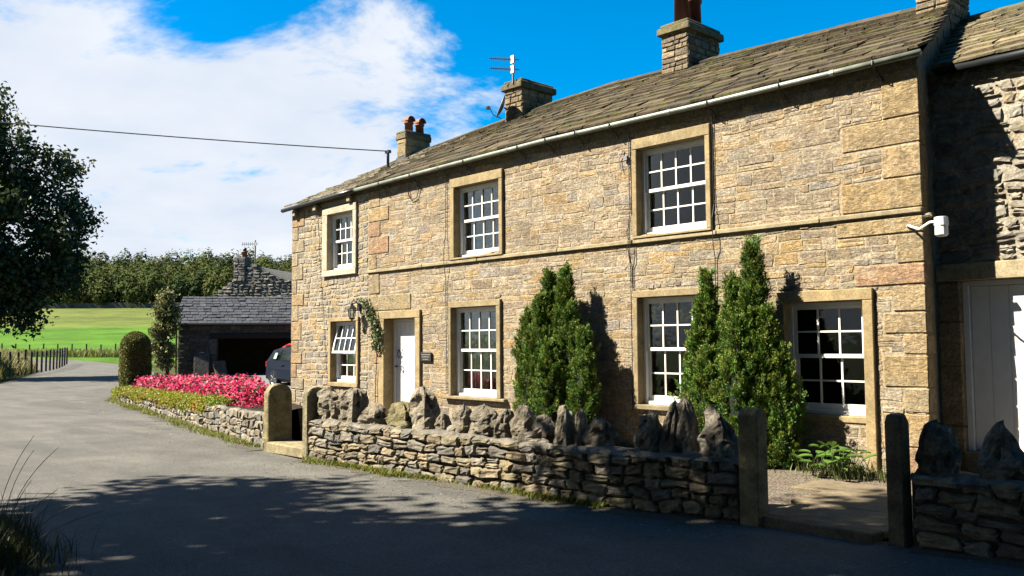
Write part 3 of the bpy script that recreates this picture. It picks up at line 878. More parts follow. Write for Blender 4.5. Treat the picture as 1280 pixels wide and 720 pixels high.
# gutter
gp = [(x, -.165, EAVE(x) + .0) for x in (-12.2, -10.6, -9.2, -7.7, -6.3, -4.6, -3, -1.4, .12)]
b = B(); b.tube(gp, .043, 10); gut = b.build('gutter', M_GUT_L, house, smooth=True)
b = B(); b.tube([(x, -.165, EAVE(x) + .0) for x in (-15.42, -14, -12.9, -12.205)], .05, 10); b.build('gutter', M_GUT_D, house, smooth=True)
for x in (-12.2, -9.2, -7.2, -5.5, -3.6, -1.0):
    z = EAVE(x)
    b = B(); b.tube([(x - .03, -.165, z), (x + .03, -.165, z)], .049, 10); b.build('joint_clip', M_GUT_L if x > -12 else M_GUT_D, gut)
for x in (-11.2, -10.1, -8.4, -6.9, -6.2, -5.5, -4.75, -2.9, -1.75, -.45):
    z = EAVE(x)
    b = B(); b.tube([(x, -.215, z + .03), (x, -.225, z - .03), (x, -.165, z - .075), (x, -.07, z - .09), (x + .01, -.03, z - .13), (x + .05, -.035, z - .22)], .009, 5); b.build('bracket', M_BLACK, gut)
for x in (-14.95, -13.98, -12.52):
    b = B(); b.block(x - .07, x + .07, -.13, .05, EAVE(x) - .2, EAVE(x) - .06, .012, (0.5, 0.42, 0.28)); b.build('corbel', M_DRESS, wall)
# thin cables clipped to the facade
for x, za, zb in ((-9.13, 5.02, .75), (-4.50, 5.03, .6), (-4.47, 4.9, 2.5), (-2.93, 5.03, 2.3)):
    b = B(); m = 14
    b.tube([(x + .012 * h2(i * .7, x, 4), (-.088 if abs(za + (zb - za) * i / m - 3.25) < .3 else -.03), za + (zb - za) * i / m) for i in range(m + 1)], .007, 5); b.build('cable', M_BLACK, wall)
b = B(); b.tube([(-10.35, -.03, 4.98), (-10.37, -.035, 4.78), (-10.25, -.035, 4.62), (-10.08, -.035, 4.66), (-10.0, -.035, 4.85), (-10.02, -.03, 4.99)], .009, 5); b.build('cable', M_BLACK, wall)
b = B(); b.tube([(-4.62, -.03, 4.75), (-4.7, -.04, 4.6), (-4.65, -.04, 4.4)], .008, 5); b.block(-4.60, -4.52, -.06, -.02, 4.56, 4.64, .005); b.build('junction_box', M_GREYMET, wall)

# chimneys
def chimney(x0, x1, y0, y1, z0, z1, pots, pm, pr_, ph, cols, plain_=False, cap=.07, cowl=False):
    cb = B(); cb.box(x0 + .02, x1 - .02, y0 + .02, y1 - .02, z0, z1 - .02, (.40, .33, .23))
    ch = cb.build('chimney', M_MORTAR, house)
    hr, wr = ((.28, .36), (.35, .6)) if plain_ else ((.08, .15), (.12, .28))
    for (a, c, MM) in ((x0, x1, lambda u, v, n: (u, y0 - n, v)), (y0, y1, lambda u, v, n: (x1 + n, u, v))):
        lay(layout(a, c, z0, z1 - .02, [], hr, wr, 0), MM, cols, M_FACE, ch, gap=.012, bulge=.015 if not plain_ else .004, jit=.008 if not plain_ else .003)
    b = B(); b.block(x0 - cap, x1 + cap, y0 - cap, y1 + cap, z1 - .19, z1 - .04, .02, (.30, .25, .15), None, .008); b.build('cap', M_SLATE, ch)
    b = B(); b.block(x0 - .02, x1 + .02, y0 - .02, y1 + .02, z1 - .04, z1 + .03, .02, (.28, .24, .16), None, .006); b.build('flaunching', M_SLATE, ch)
    for px, py in pots:
        b = B()
        b.lathe([(pr_ * 1.0, z1 + .02), (pr_ * .93, z1 + ph * .75), (pr_ * 1.12, z1 + ph * .76), (pr_ * 1.12, z1 + ph * .88), (pr_ * .95, z1 + ph * .89), (pr_ * .95, z1 + ph), (pr_ * .7, z1 + ph), (pr_ * .68, z1 + ph * .7)], (px, py, 0), 18)
        p = b.build('pot', pm, ch, True)
        if cowl:
            b = B(); V, F = [], []
            for i in range(9):
                t = math.pi * i / 8
                for rr, yy in ((pr_ * 1.1, -pr_ * 1.15), (pr_ * 1.1, pr_ * 1.15), (pr_ * .95, pr_ * 1.15), (pr_ * .95, -pr_ * 1.15)):
                    V.append((px + yy, py + rr * math.cos(t), z1 + ph * .98 + rr * math.sin(t)))
            for i in range(8):
                for k in range(4): F.append((i * 4 + k, i * 4 + (k + 1) % 4, i * 4 + 4 + (k + 1) % 4, i * 4 + 4 + k))
            b.add(V, F); b.build('cowl', M_TERRA, p)
    return ch
CHC = [(0.50, 0.39, 0.24), (0.44, 0.34, 0.21), (0.55, 0.44, 0.28), (0.36, 0.29, 0.20), (0.30, 0.25, 0.19)]
ch1 = chimney(-14.72, -14.33, 2.8, 3.62, 6.3, 7.29, [(-14.5, 3.03), (-14.5, 3.39)], M_TERRA, .115, .33, [(0.50, 0.40, 0.23), (0.46, 0.37, 0.22)], True, .03, True)
b = B(); b.box(-14.735, -14.315, 2.785, 3.63, 6.3, 6.62); b.build('flashing', M_LEAD, ch1)
ch2 = chimney(-10.47, -9.9, 2.8, 3.81, 6.4, 7.68, [], M_TERRA, .1, .3, CHC)
ch3 = chimney(-5.96, -5.34, 2.8, 3.87, 6.4, 7.80, [(-5.66, 3.06), (-5.66, 3.48)], M_REDPOT, .145, .75, CHC)
chimney(-1.08, -0.60, 2.75, 3.6, 6.3, 7.8, [], M_TERRA, .1, .3, CHC)
# service pole for the overhead line, fixed to the roof slope
b = B(); b.tube([(-13.28, 1.5, 5.75), (-13.28, 1.5, 6.36)], .035, 8); b.box(-13.36, -13.20, 1.46, 1.54, 6.33, 6.40); b.build('cable_bracket', M_BLACK, house)

# ------------------------------------------------------------------ adjoining cottage on the right
nb = thing('adjoining_cottage', (2.5, 3.0, 0), 'set back cobble stone cottage with white garage door at the right edge', 'house')
YR = 0.75
b = B()
sheet_with_holes(b, -0.15, 6.0, -0.1, 5.06, [(0.14, 2.7, 0.28, 2.40)], lambda u, v, n: (u, YR + .008, v), (0.60, 0.54, 0.43))
b.add([(6.0, YR + .02, -.1), (6.0, 6.4, -.1), (6.0, 6.4, 5.0), (6.0, 3.3, 6.55), (6.0, YR + .02, 5.06)], [(0, 1, 2, 3, 4)], (.5, .44, .34))
b.box(0.14, 2.7, 1.6, 1.7, -.1, 2.7)
nw = b.build('wall', M_MORTAR, nb)
CB = [(0.48, 0.42, 0.34), (0.42, 0.38, 0.31), (0.54, 0.46, 0.35), (0.38, 0.34, 0.29), (0.50, 0.45, 0.37), (0.56, 0.47, 0.33)]
lay(layout(-0.14, 4.2, 0, 5.04, [(-0.16, 2.9, -.1, 2.64)], (.10, .22), (.13, .34), .2), lambda u, v, n: (u, YR - n, v), CB, M_ROUND, nw, limit=260, smooth=False, N=6, gap=.035, edge=.03, bulge=.030, deep=.05, jit=.03, rnd=.12, warp=lambda u, v: (.04 * h2(u * 3, v * 3, 31), .05 * h2(u * 2.1, v * 1.3, 33) + .02 * h2(u * 6, v * 5, 34)))
b = B(); b.block(-0.14, 2.95, YR - .05, YR + .25, 2.405, 2.625, .012, (0.56, 0.46, 0.29), None, .003); b.build('lintel', M_DRESS, nw)
z = 0
for h in (.6, .75, .55, .5):
    b = B(); b.block(-0.13, .14, YR - .03, YR + .25, z + .004, z + h - .004, .014, pal(QUO), None, .005); b.build('jamb_stone', M_FACE, nw); z += h
b = B(); b.block(.142, 2.7, YR - .1, YR + .3, -.02, .30, .015, (.36, .30, .2)); b.build('threshold', M_FLAG, nw)
gd = B(); gd.box(.142, .21, YR + .06, YR + .2, .302, 2.40); gd.box(2.63, 2.69, YR + .06, YR + .2, .302, 2.40); gd.box(.21, 2.63, YR + .061, YR + .199, 2.34, 2.401)
gdoor = gd.build('garage_door', M_WHITE, nb)
for i in range(11):
    a = .213 + i * .2195
    b = B(); b.block(a + .001, a + .2185, YR + .12, YR + .16, .31, 2.335, .005); b.build('plank', M_WHITE, gdoor)
RE = lambda x: 5.10
SR = math.hypot(2.75, 1.45)
def RP2(x, q, n):
    t = q / SR
    return (x, .62 + 2.75 * t - n * .47, 5.10 + 1.45 * t + n * .88)
b = B(); b.add([RP2(-.08, 0, 0), RP2(6, 0, 0), RP2(6, SR, 0), RP2(-.62, SR, 0)], [(0, 1, 2, 3)], (.09, .08, .06)); b.add([RP2(-.62, SR, 0), RP2(6, SR, 0), (6, 6.5, 5.0), (-1.3, 6.5, 5.0)], [(0, 1, 2, 3)], (.09, .08, .06))
r2 = b.build('roof', M_SLATE, nb)
SLR = [(0.34, 0.28, 0.17), (0.30, 0.25, 0.155), (0.38, 0.31, 0.19), (0.26, 0.22, 0.14)]
slate_set(r2, RP2, SR, lambda q: -.08 - .6 * q / SR + .02, lambda q: 3.6, .30, .16, (.28, .5), lambda x, q: SLR, 200)
for i in range(8):
    x = -.62 + i * .5
    b = B(); V = []
    for xx in (x + .004, x + .496): V += [(xx, 3.15, 6.50), (xx, 3.15, 6.55), (xx, 3.37, 6.66), (xx, 3.6, 6.55), (xx, 3.6, 6.5), (xx, 3.37, 6.60)]
    b.add(V, [(0, 6, 7, 1), (1, 7, 8, 2), (2, 8, 9, 3), (3, 9, 10, 4), (4, 10, 11, 5), (5, 11, 6, 0), (0, 1, 2, 5), (5, 2, 3, 4), (11, 8, 7, 6), (10, 9, 8, 11)], pal(SLR)); b.build('ridge_stone', M_SLATE, r2)
b = B(); b.tube([(-.02, .64, 5.08), (2, .64, 5.075), (6, .64, 5.07)], .055, 10); b.build('gutter', M_GUT_D, nb, True)

# ------------------------------------------------------------------ garden walls
from mathutils import noise as MN
DRY = [(0.42, 0.34, 0.23), (0.36, 0.30, 0.21), (0.46, 0.38, 0.25), (0.29, 0.26, 0.22), (0.37, 0.33, 0.27), (0.43, 0.36, 0.22), (0.31, 0.27, 0.19)]
def garden_wall(name, pts, hf, label, thick, hr, wr, limit, cope=True, N=6, stones_to=None, cols=DRY):
    L = Poly(pts)
    c = L(L.L / 2)
    w = thing(name, (c[0], c[1], 0), label, 'wall')
    b = B(); n = int(L.L / .25) + 2
    us = np.linspace(0, L.L, n)
    V = []
    for u in us:
        for off, z in ((-.045, -.06), (-.045, hf(u) - .03), (-thick, hf(u) - .03), (-thick, -.06)):
            x, y = L(u, off); V.append((x, y, z))
    F = []
    for i in range(n - 1):
        for k in range(3): F.append((4 * i + k, 4 * i + k + 1, 4 * i + k + 5, 4 * i + k + 4))
    F.append((0, 1, 2, 3)); F.append((4 * n - 1, 4 * n - 2, 4 * n - 3, 4 * n - 4))
    b.add(V, F, (.16, .14, .11)); core = b.build('wall_core', M_DRY, w)
    hm = max(hf(u) for u in us)
    rects = layout(0, L.L, -.02, hm, [], hr, wr, .10, random.Random(len(name)))
    R2 = []
    for q in rects:
        h = hf((q[0] + q[1]) / 2)
        if q[2] > h - .05: continue
        R2.append((q[0], q[1], q[2], min(q[3], h)))
    wp = lambda u, v: (.045 * h2(u * 3.1, v * 4.3, 71), (.045 * h2(u * 1.3, v * 2.1, 73) + .03 * h2(u * 4.1, v * 4.4, 75)) * min(1, max(0, (hm - v) / .1)))
    MM = lambda u, v, n: (*L(u, n), v)
    lay(R2, MM, cols, M_DRY, w, limit=limit, smooth=False, N=N, gap=.014, edge=.02, bulge=.036, deep=.07, jit=.02, rnd=.06, warp=wp)
    if cope:                                            # rough cement bed on top that holds the upright stones
        V, F = [], []
        m = int(L.L / .07)
        K = 9
        for i in range(m + 1):
            u = L.L * i / m
            for j in range(K):
                o = .018 - (thick + .02) * j / (K - 1)
                x, y = L(u, o + .012 * h2(u * 7, j, 81))
                e = -.045 if j in (0, K - 1) else 0
                V.append((x, y, hf(u) + .012 + e + .022 * h2(u * 5, j * .9, 83) + .012 * h2(u * 17, j * 1.7, 84)))
        for i in range(m):
            for j in range(K - 1): F.append((i * K + j, (i + 1) * K + j, (i + 1) * K + j + 1, i * K + j + 1))
        b = B(); b.add(V, F, (.30, .27, .22)); b.build('coping_bed', M_DRY, w, True)
    return w, L

w1, L1 = garden_wall('front_garden_wall', [(-7.12, -4.26), (-5.2, -4.20), (-3.2, -4.09), (-1.57, -4.02), (-.22, -3.76)], lambda u: .565 + .012 * h2(u, 2, 5), 'rubble front garden wall topped with upright weathered limestone rocks between the gateposts', .42, (.10, .165), (.13, .30), 300)
w2, L2 = garden_wall('right_garden_wall', [(1.30, -3.66), (2.2, -3.52), (4, -3.36), (7.5, -3.0)], lambda u: .57, 'shaded rubble garden wall at the right edge beyond the dark gatepost', .42, (.09, .17), (.14, .34), 120)
BEDW = [(-26.9, 1.6), (-26.75, .6), (-25.9, -.35), (-24.2, -1.0), (-18.3, -2.2), (-13.1, -3.2), (-8.62, -4.06)]
bed_h = lambda u: float(np.interp(u, [0, 2.5, 8, 14, 20], [.18, .24, .33, .45, .57]))
w3, L3 = garden_wall('flower_bed_wall', BEDW, bed_h, 'low curving rubble wall holding the flower bed along the road', .30, (.075, .16), (.10, .28), 300, False, 5, cols=[(0.44, 0.38, 0.28), (0.37, 0.33, 0.26), (0.50, 0.42, 0.29), (0.33, 0.30, 0.25), (0.41, 0.37, 0.31)])
# squared stones that end the wall by the step
for z0, h, w in ((.0, .2, .34), (.2, .19, .22), (.39, .2, .3)):
    b = B(); a = L3.L - w
    b.block(0, w, -.02, .3, z0 + .006, z0 + h - .006, .03, pal(DRY), lambda u, v, z: (*L3(a + u, -v), z), .012); b.build('end_stone', M_DRY, w3)

M_GRIT = gravel_mat('road_edge_grit', (0.14, 0.125, 0.095), (0.24, 0.215, 0.16), 60)
def grit(L, u0, u1, wd, seed):
    V, F = [], []
    m = int((u1 - u0) * L.L / .12)
    for i in range(m + 1):
        u = L.L * (u0 + (u1 - u0) * i / m)
        w = wd * (.55 + .45 * h2(u * .8, 1, seed) + .3 * h2(u * 3.1, 2, seed) + .18 * h2(u * 9, 2, seed))
        for o, z in ((-.03, .012), (max(.04, w * .5), .010), (max(.08, w), .0035)):
            x, y = L(u, o); V.append((x, y, z))
    for i in range(m):
        for k in range(2): F.append((i * 3 + k, i * 3 + k + 1, i * 3 + k + 4, i * 3 + k + 3))
    b = B(); b.add(V, F); o = b.build('road_edge', M_GRIT)
    if o.data.polygons[0].normal.z < 0: o.data.flip_normals()
    tag(o, kind='structure')
grit(L1, 0, 1, .30, 3); grit(L2, 0, 1, .25, 5); grit(L3, .02, 1, .45, 7)
def rock(cx, cy, w, d, zb, zt, kind, seed, parent, lean=0.0, col=(.32, .29, .25)):
    nU, nV = 24, 15
    h = zt - zb + .06
    r_ = random.Random(int(seed * 1000))
    peaks = [(r_.uniform(0, 6.28), r_.uniform(.15, .5)) for _ in range(3)]
    V, F = [], []
    o = Vector((seed * 3.1, seed * 1.7, seed * .9))
    for i in range(nV + 1):
        t = i / nV
        pr = {'tall': (1 - t ** 6) ** .5 * (1 - .15 * t), 'tri': max(0, 1 - t ** 2.0) ** .6, 'mound': (1 - t ** 3) ** .5, 'slab': (1 - t ** 9) ** .5, 'spire': (1 - t ** 5) ** .5 * (1 - .34 * t)}[kind]
        for k in range(nU):
            a = 2 * math.pi * k / nU
            ca, sa = math.cos(a), math.sin(a)
            box = 1 / max(abs(ca), abs(sa)) ** .55
            p = Vector((ca, sa, t * 2.0))
            s = 1 + .40 * MN.noise(p * 1.0 + o) + .26 * MN.noise(p * 2.2 + o) + .10 * (1 - 2 * abs(MN.noise(p * 4.2 + o))) + .07 * MN.noise(p * 9 + o)
            pit = MN.noise(p * 2.1 + o * 2)
            if pit > .2: s -= (pit - .2) * 1.1
            rr = pr * box * min(max(s, .3), 1.35)
            top_ = sum(am * math.cos(a - ph) for ph, am in peaks) * .13
            z = zb - .06 + h * t * (1 + top_ * t * (.6 + .6 * pr)) + .05 * h * MN.noise(p * 3 + o)
            V.append((cx + w * .46 * rr * ca + lean * t * h + .05 * w * MN.noise(Vector((seed, t * 3, 0))), cy + d * .46 * rr * sa, min(z, zt + .03)))
    for i in range(nV):
        for k in range(nU): F.append((i * nU + k, i * nU + (k + 1) % nU, (i + 1) * nU + (k + 1) % nU, (i + 1) * nU + k))
    F.append(tuple(range(nV * nU, nV * nU + nU)))
    b = B(); b.add(V, F, col)
    return b.build('upright_rock', M_ROCK, parent, False)
RK = [(-6.8, -4.02, .46, 1.03, 'slab', 0, 1), (-6.3, -4.02, .56, 1.06, 'slab', .05, 0), (-5.79, -3.98, .5, .86, 'mound', 0, 0), (-5.18, -3.96, .66, .92, 'mound', 0, 3), (-4.76, -3.92, .46, 1.12, 'tall', 0, 1), (-4.41, -3.88, .22, .80, 'tri', 0, 0), (-4.0, -3.88, .34, .93, 'tri', -.02, 0), (-3.62, -3.88, .50, .93, 'mound', 0, 0), (-3.26, -3.88, .25, .90, 'tall', .05, 2), (-2.96, -3.86, .34, .98, 'spire', 0, 0), (-2.66, -3.86, .46, .88, 'tri', .05, 2), (-2.31, -3.86, .3, .98, 'spire', 0, 0), (-2.14, -3.8, .17, .96, 'spire', -.03, 1), (-1.88, -3.78, .34, .88, 'mound', 0, 2), (-1.26, -3.75, .26, .96, 'slab', 0, 0), (-1.06, -3.66, .25, 1.09, 'spire', .1, 2), (-.86, -3.62, .26, 1.12, 'spire', -.13, 2), (-.54, -3.58, .44, 1.04, 'tri', -.1, 2)]
RC = [(.40, .34, .25), (.50, .43, .32), (.31, .265, .205), (.35, .30, .15)]
for i, (x, y, w, zt, kd, ln, ci) in enumerate(RK):
    rock(x, y, w * .88, min(.3, w * .7 + .08), .585, zt - .01, kd, i * 1.37 + 2, w1, ln, RC[ci])
for i, (x, y, w, zt, kd) in enumerate(((1.42, -3.42, .26, 1.0, 'slab'), (1.90, -3.36, .34, 1.01, 'tri'), (2.5, -3.3, .3, .95, 'tall'), (3.1, -3.24, .4, .9, 'mound'))):
    rock(x, y, w, .3, .585, zt, kd, i * 2.1 + 40, w2, .03, RC[2])

# gateposts: upright slabs with rounded heads
def gatepost(x0, x1, y0, y1, zt, label, style, z0=-.05, col=(.42, .35, .2)):
    prof = []
    if style == 'arch':                                 # head rounded across the depth
        ym, rr = (y0 + y1) / 2, (y1 - y0) / 2
        prof = [(y0, z0)] + [(ym - rr * math.cos(math.pi * i / 12), zt - rr * .9 + rr * .9 * math.sin(math.pi * i / 12)) for i in range(13)] + [(y1, z0)]
    else:
        c = .03
        prof = [(y0, z0), (y0, zt - c * 2), (y0 + c, zt - .01), (y0 + .1, zt), (y1 - c * 2, zt), (y1, zt - c * 2), (y1, z0)]
    n = len(prof); V, F = [], []
    rows = [(x0, .012), (x0 + .012, 0), ((x0 + x1) / 2, 0), (x1 - .012, 0), (x1, .012)]
    cy = (y0 + y1) / 2
    for x, ins in rows:
        for (y, z) in prof:
            V.append((x + rng.uniform(-.004, .004), y + (ins if y < cy else -ins) + rng.uniform(-.003, .003), z - (ins if z > .3 else 0)))
    for i in range(len(rows) - 1):
        for k in range(n - 1): F.append((i * n + k, i * n + k + 1, (i + 1) * n + k + 1, (i + 1) * n + k))
    F.append(tuple(reversed(range(n)))); F.append(tuple(range((len(rows) - 1) * n, len(rows) * n)))
    b = B(); b.add(V, F, col)
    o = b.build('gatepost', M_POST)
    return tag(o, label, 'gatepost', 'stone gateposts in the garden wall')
gatepost(-8.60, -8.45, -4.16, -3.74, 1.05, 'round headed stone gatepost beside the red flower bed', 'arch', col=(.44, .36, .19))
gatepost(-7.16, -7.02, -4.30, -3.98, 1.05, 'round headed stone gatepost at the left end of the rocky wall', 'arch', col=(.44, .38, .24))
gatepost(-.20, .0, -3.80, -3.62, 1.05, 'square stone gatepost in front of the right conifer', 'flat', col=(.40, .32, .17))
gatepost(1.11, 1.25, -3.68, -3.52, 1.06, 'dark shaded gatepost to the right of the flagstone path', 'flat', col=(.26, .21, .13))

# steps and path
st = B(); st.block(-8.43, -7.18, -4.20, -3.72, -.02, .15, .02, (.46, .38, .22), None, .006)
tag(st.build('gate_step', M_FLAG), 'worn sandstone step between the two round headed gateposts', 'step')
pth = B(); pth.block(-.1, 1.02, -3.75, -3.56, -.02, .085, .012, (.24, .2, .13), None, .004); pt = tag(pth.build('path', M_FLAG), kind='structure')
for (xa, xb, ya, yb) in ((-.12, 1.02, -3.55, -2.75), (-.3, .95, -2.73, -1.95), (-.75, .75, -1.93, -1.25)):
    b = B(); b.block(xa, xb, ya, yb, .0, .078 + rng.uniform(-.004, .004), .012, pal([(.36, .28, .17), (.32, .25, .16)], .1), None, .006); b.build('flagstone', M_FLAG, pt)

# ------------------------------------------------------------------ fittings on and around the cottage
def lantern(x, y, z, label, s=1.0, arm=(0, 1)):
    t = thing('wall_lantern', (x, y, z), label, 'lantern', 'wall lanterns on the cottage')
    ax, ay = arm
    b = B(); b.box(x + ax * .2 - .03, x + ax * .2 + .03, y + ay * .17, y + ay * .2, z - .02, z + .16); b.tube([(x + ax * .2, y + ay * .18, z + .1), (x + ax * .1, y + ay * .1, z + .2), (x, y, z + .2), (x, y, z + .14)], .012 * s, 6); b.build('arm', M_BLACK, t)
    b = B(); b.lathe([(.01, .15), (.03, .14), (.035, .11), (.11, .04), (.115, .03), (.02, .025)], (x, y, z), 6); b.build('roof', M_BLACK, t)
    b = B(); b.lathe([(.085, .03), (.055, -.17)], (x, y, z), 6); b.build('glass', M_GLASS, t)
    b = B()
    for k in range(6):
        a = 2 * math.pi * k / 6
        b.tube([(x + .088 * math.cos(a), y + .088 * math.sin(a), z + .03), (x + .058 * math.cos(a), y + .058 * math.sin(a), z - .17)], .008, 4)
    b.lathe([(.062, -.165), (.066, -.19), (.02, -.22), (.01, -.25)], (x, y, z), 6); b.build('frame', M_BLACK, t)
lantern(-12.18, -.22, 2.42, 'black coach lantern on the wall beside the front door')
lantern(-15.42, .35, 2.47, 'black coach lantern on the left end of the cottage', arm=(1, 0))

t = thing('door_sign', (-9.76, -.03, 1.32), 'small dark slate sign on the wall right of the front door', 'sign')
b = B(); b.block(-9.93, -9.59, -.05, -.018, 1.32, 1.50, .005); b.build('plate', plain('sign_slate', (.025, .02, .018), .6, .3), t)
b = B()
for z, (a, c) in ((1.455, (-9.90, -9.62)), (1.41, (-9.88, -9.64)), (1.36, (-9.85, -9.68))):
    x = a
    while x < c:
        w = rng.uniform(.008, .022); b.box(x, min(x + w, c), -.0515, -.0502, z - .009, z + .009); x += w + .007
b.build('lettering', plain('sign_lettering', (.42, .40, .36), .6, .3), t)

t = thing('security_light', (-.1, -.05, 3.03), 'white bracket arm with drum shaped light near the right corner', 'light')
b = B(); b.lathe([(.028, 0), (.028, .01)], (-.15, -.035, 3.06), 8); b.tube([(-.15, -.03, 3.07), (-.05, -.16, 3.03), (.08, -.27, 2.985), (.2, -.28, 3.05), (.27, -.28, 3.05)], .015, 6); b.build('arm', M_WHITE, t)
b = B(); b.lathe([(.055, .10), (.075, .095), (.078, .0), (.07, -.005), (.07, -.01), (.072, -.11), (.05, -.13)], (.33, -.28, 3.0), 14); b.build('drum', M_WHITE, t)

t = thing('satellite_dish', (-10.25, 2.6, 6.9), 'grey satellite dish on the front of the middle chimney', 'satellite dish')
cx = Vector((-10.28, 2.52, 7.06)); ax = Vector((-.55, -.75, .35)).normalized(); e1 = ax.orthogonal().normalized(); e2 = ax.cross(e1)
V, F = [], []
for i in range(6):
    for k in range(20):
        a = 2 * math.pi * k / 20; rr = .29 * (i + .02) / 5
        V.append(cx + (e1 * math.cos(a) + e2 * math.sin(a)) * rr + ax * (rr * rr * .9 - .05))
for i in range(5):
    for k in range(20): F.append((i * 20 + k, i * 20 + (k + 1) % 20, (i + 1) * 20 + (k + 1) % 20, (i + 1) * 20 + k))
b = B(); b.add(V, F); o = b.build('reflector', M_GREYMET, t, True); md = o.modifiers.new('s', 'SOLIDIFY'); md.thickness = .012
b = B(); b.tube([cx - Vector((0, 0, .27)), cx - Vector((0, 0, .27)) + ax * .2, cx + ax * .3 - Vector((0, 0, .1))], .012, 5); b.block(cx.x - .22, cx.x - .14, cx.y - .29, cx.y - .2, cx.z - .07, cx.z + .0, .01); b.build('feed_arm', M_BLACK, t)
b = B(); b.tube([cx - ax * .06, cx - ax * .12, (-10.2, 2.78, 6.98)], .02, 6); b.build('bracket', M_GREYMET, t)

def yagi(loc, masth, booms, label, length, dirv, n=10, el=.16, s=1.0, grp=None):
    t = thing('tv_aerial', loc, label, 'aerial', grp)
    p = Vector(loc); d = Vector(dirv).normalized(); sd = Vector((-d.y, d.x, 0))
    b = B(); b.tube([p, p + Vector((0, 0, masth))], .022 * s, 7); b.build('mast', M_GREYMET, t)
    for hz in booms:
        b = B(); o = p + Vector((0, 0, hz)); b.tube([o - d * .15, o + d * length], .010 * s, 5)
        for i in range(n):
            q = o + d * (.06 + (length - .1) * i / (n - 1)); b.tube([q - Vector((0, 0, el * .5)) , q + Vector((0, 0, el * .5))] if el > 0 else [q - sd * .14, q + sd * .14], .006 * s, 4)
        b.build('boom', M_BLACK, t)
        b = B(); b.box(o.x - .05, o.x + .05, o.y - .03, o.y + .03, o.z - .09, o.z + .09); b.build('reflector_box', M_WHITE, t)
yagi((-10.1, 2.72, 7.6), .62, (.33, .56), 'twin boom tv aerial on the middle chimney', .55, (-.8, -.55, .12), 11, .10)

# overhead line from the bracket to a pole across the road
wp0, wp1 = Vector((-13.28, 1.5, 6.38)), Vector((-33.5, -31.0, 10.2))
P_ = []
for i in range(41):
    t_ = i / 40; q = wp0.lerp(wp1, t_); q.z -= 4 * t_ * (1 - t_) * .75; P_.append(q)
b = B(); b.tube(P_, .014, 5); tag(b.build('overhead_cable', M_BLACK), 'thin black overhead cable running from the cottage roof across the sky', 'cable')
up = thing('utility_pole', (-33.5, -31, 0), 'tall wooden utility pole across the road carrying the overhead cable', 'pole')
b = B(); b.tube([(-33.5, -31, -.1), (-33.5, -31, 10.4)], [.14, .10], 12); b.build('shaft', M_TIMBER, up)
b = B(); b.box(-34.1, -32.9, -31.16, -31.1, 10.1, 10.2); b.build('crossarm', M_TIMBER, up)

# little yellow ornament and pot plant on window boards
t = thing('window_ornament', (-4.16, .27, 3.39), 'small round yellow ornament standing inside the upper right window', 'ornament')
b = B(); b.lathe([(.02, 0), (.055, .02), (.06, .06), (.03, .10), (.035, .13), (.015, .165)], (-4.16, .30, 3.38), 12); b.build('body', plain('yellow_glaze', (.75, .45, .03), .4, .5), t, True)

# ------------------------------------------------------------------ barn, house behind, cars
def local(lat0, dep0, rot, z0=0.0):
    o = cf(lat0, dep0); c, s = math.cos(YAW + rot), math.sin(YAW + rot)
    return o, (lambda x, y, z: (o.x + c * x - s * y, o.y + s * x + c * y, z + z0))
# barn front left corner at image x=222
bo, BX = local(-14.35, 38.0, R(8), .36)
barn = thing('stone_barn', (bo.x, bo.y, .36), 'low stone barn with blue slate roof and dark open cart bay', 'barn')
G4 = [(0.17, 0.15, 0.125), (0.14, 0.125, 0.11), (0.20, 0.17, 0.13), (0.12, 0.11, 0.10), (0.22, 0.18, 0.135)]
BW = 9.0
b = B(); sheet_with_holes(b, 0, BW, -.5, 2.22, [(1.62, 7.6, -.5, 1.62)], lambda u, v, n: BX(u, .05, v), (.17, .155, .13))
for q in (((0, .05, -.5), (0, 5, -.5), (0, 5, 2.22), (0, 1.45, 3.42), (0, .05, 2.22)), ((BW, .05, -.5), (BW, 5, -.5), (BW, 5, 2.22), (BW, 1.45, 3.42), (BW, .05, 2.22)), ((0, 5, -.5), (BW, 5, -.5), (BW, 5, 2.22), (0, 5, 2.22))):
    b.add([BX(*p) for p in q], [tuple(range(len(q)))], (.17, .155, .13))
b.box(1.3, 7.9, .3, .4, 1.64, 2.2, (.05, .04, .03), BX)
bw = b.build('wall', M_GREYST, barn)
lay(layout(0, BW, -.4, 2.2, [(1.62, 7.6, -.5, 1.86)], (.1, .2), (.2, .5), .1), lambda u, v, n: BX(u, .04 - n, v), G4, M_GREYST, bw, limit=90, gap=.03, bulge=.03, jit=.02, N=4)
b = B(); b.block(1.3, 7.9, -.03, .3, 1.63, 1.85, .02, (.5,) * 3, BX); b.build('door_beam', M_DARKWOOD, barn)
z = -.4
for h in (.6, .7, .7):
    b = B(); b.block(1.28, 1.62, -.04, .3, z + .01, z + h - .01, .02, pal(G4), BX, .01); b.build('jamb_stone', M_GREYST, barn); z += h
SB = math.hypot(1.65, 1.25)
def BP(x, q, n):
    t_ = q / SB; return BX(x, -.18 + 1.65 * t_ - n * .6, 2.22 + 1.25 * t_ + n * .8)
b = B(); b.add([BP(-.15, 0, 0), BP(BW + .15, 0, 0), BP(BW + .15, SB, 0), BP(-.15, SB, 0)], [(0, 1, 2, 3)], (.12, .13, .15)); b.add([BP(-.15, SB, 0), BP(BW + .15, SB, 0), BX(BW + .15, 5.2, 2.15), BX(-.15, 5.2, 2.15)], [(0, 1, 2, 3)], (.12, .13, .15))
br = b.build('roof', M_BLUE, barn)
slate_set(br, BP, SB, lambda q: -.15, lambda q: BW + .15, .22, .2, (.3, .36), lambda x, q: [(.085, .092, .115), (.10, .107, .13), (.08, .085, .105), (.105, .108, .122)], 0, M_BLUE)
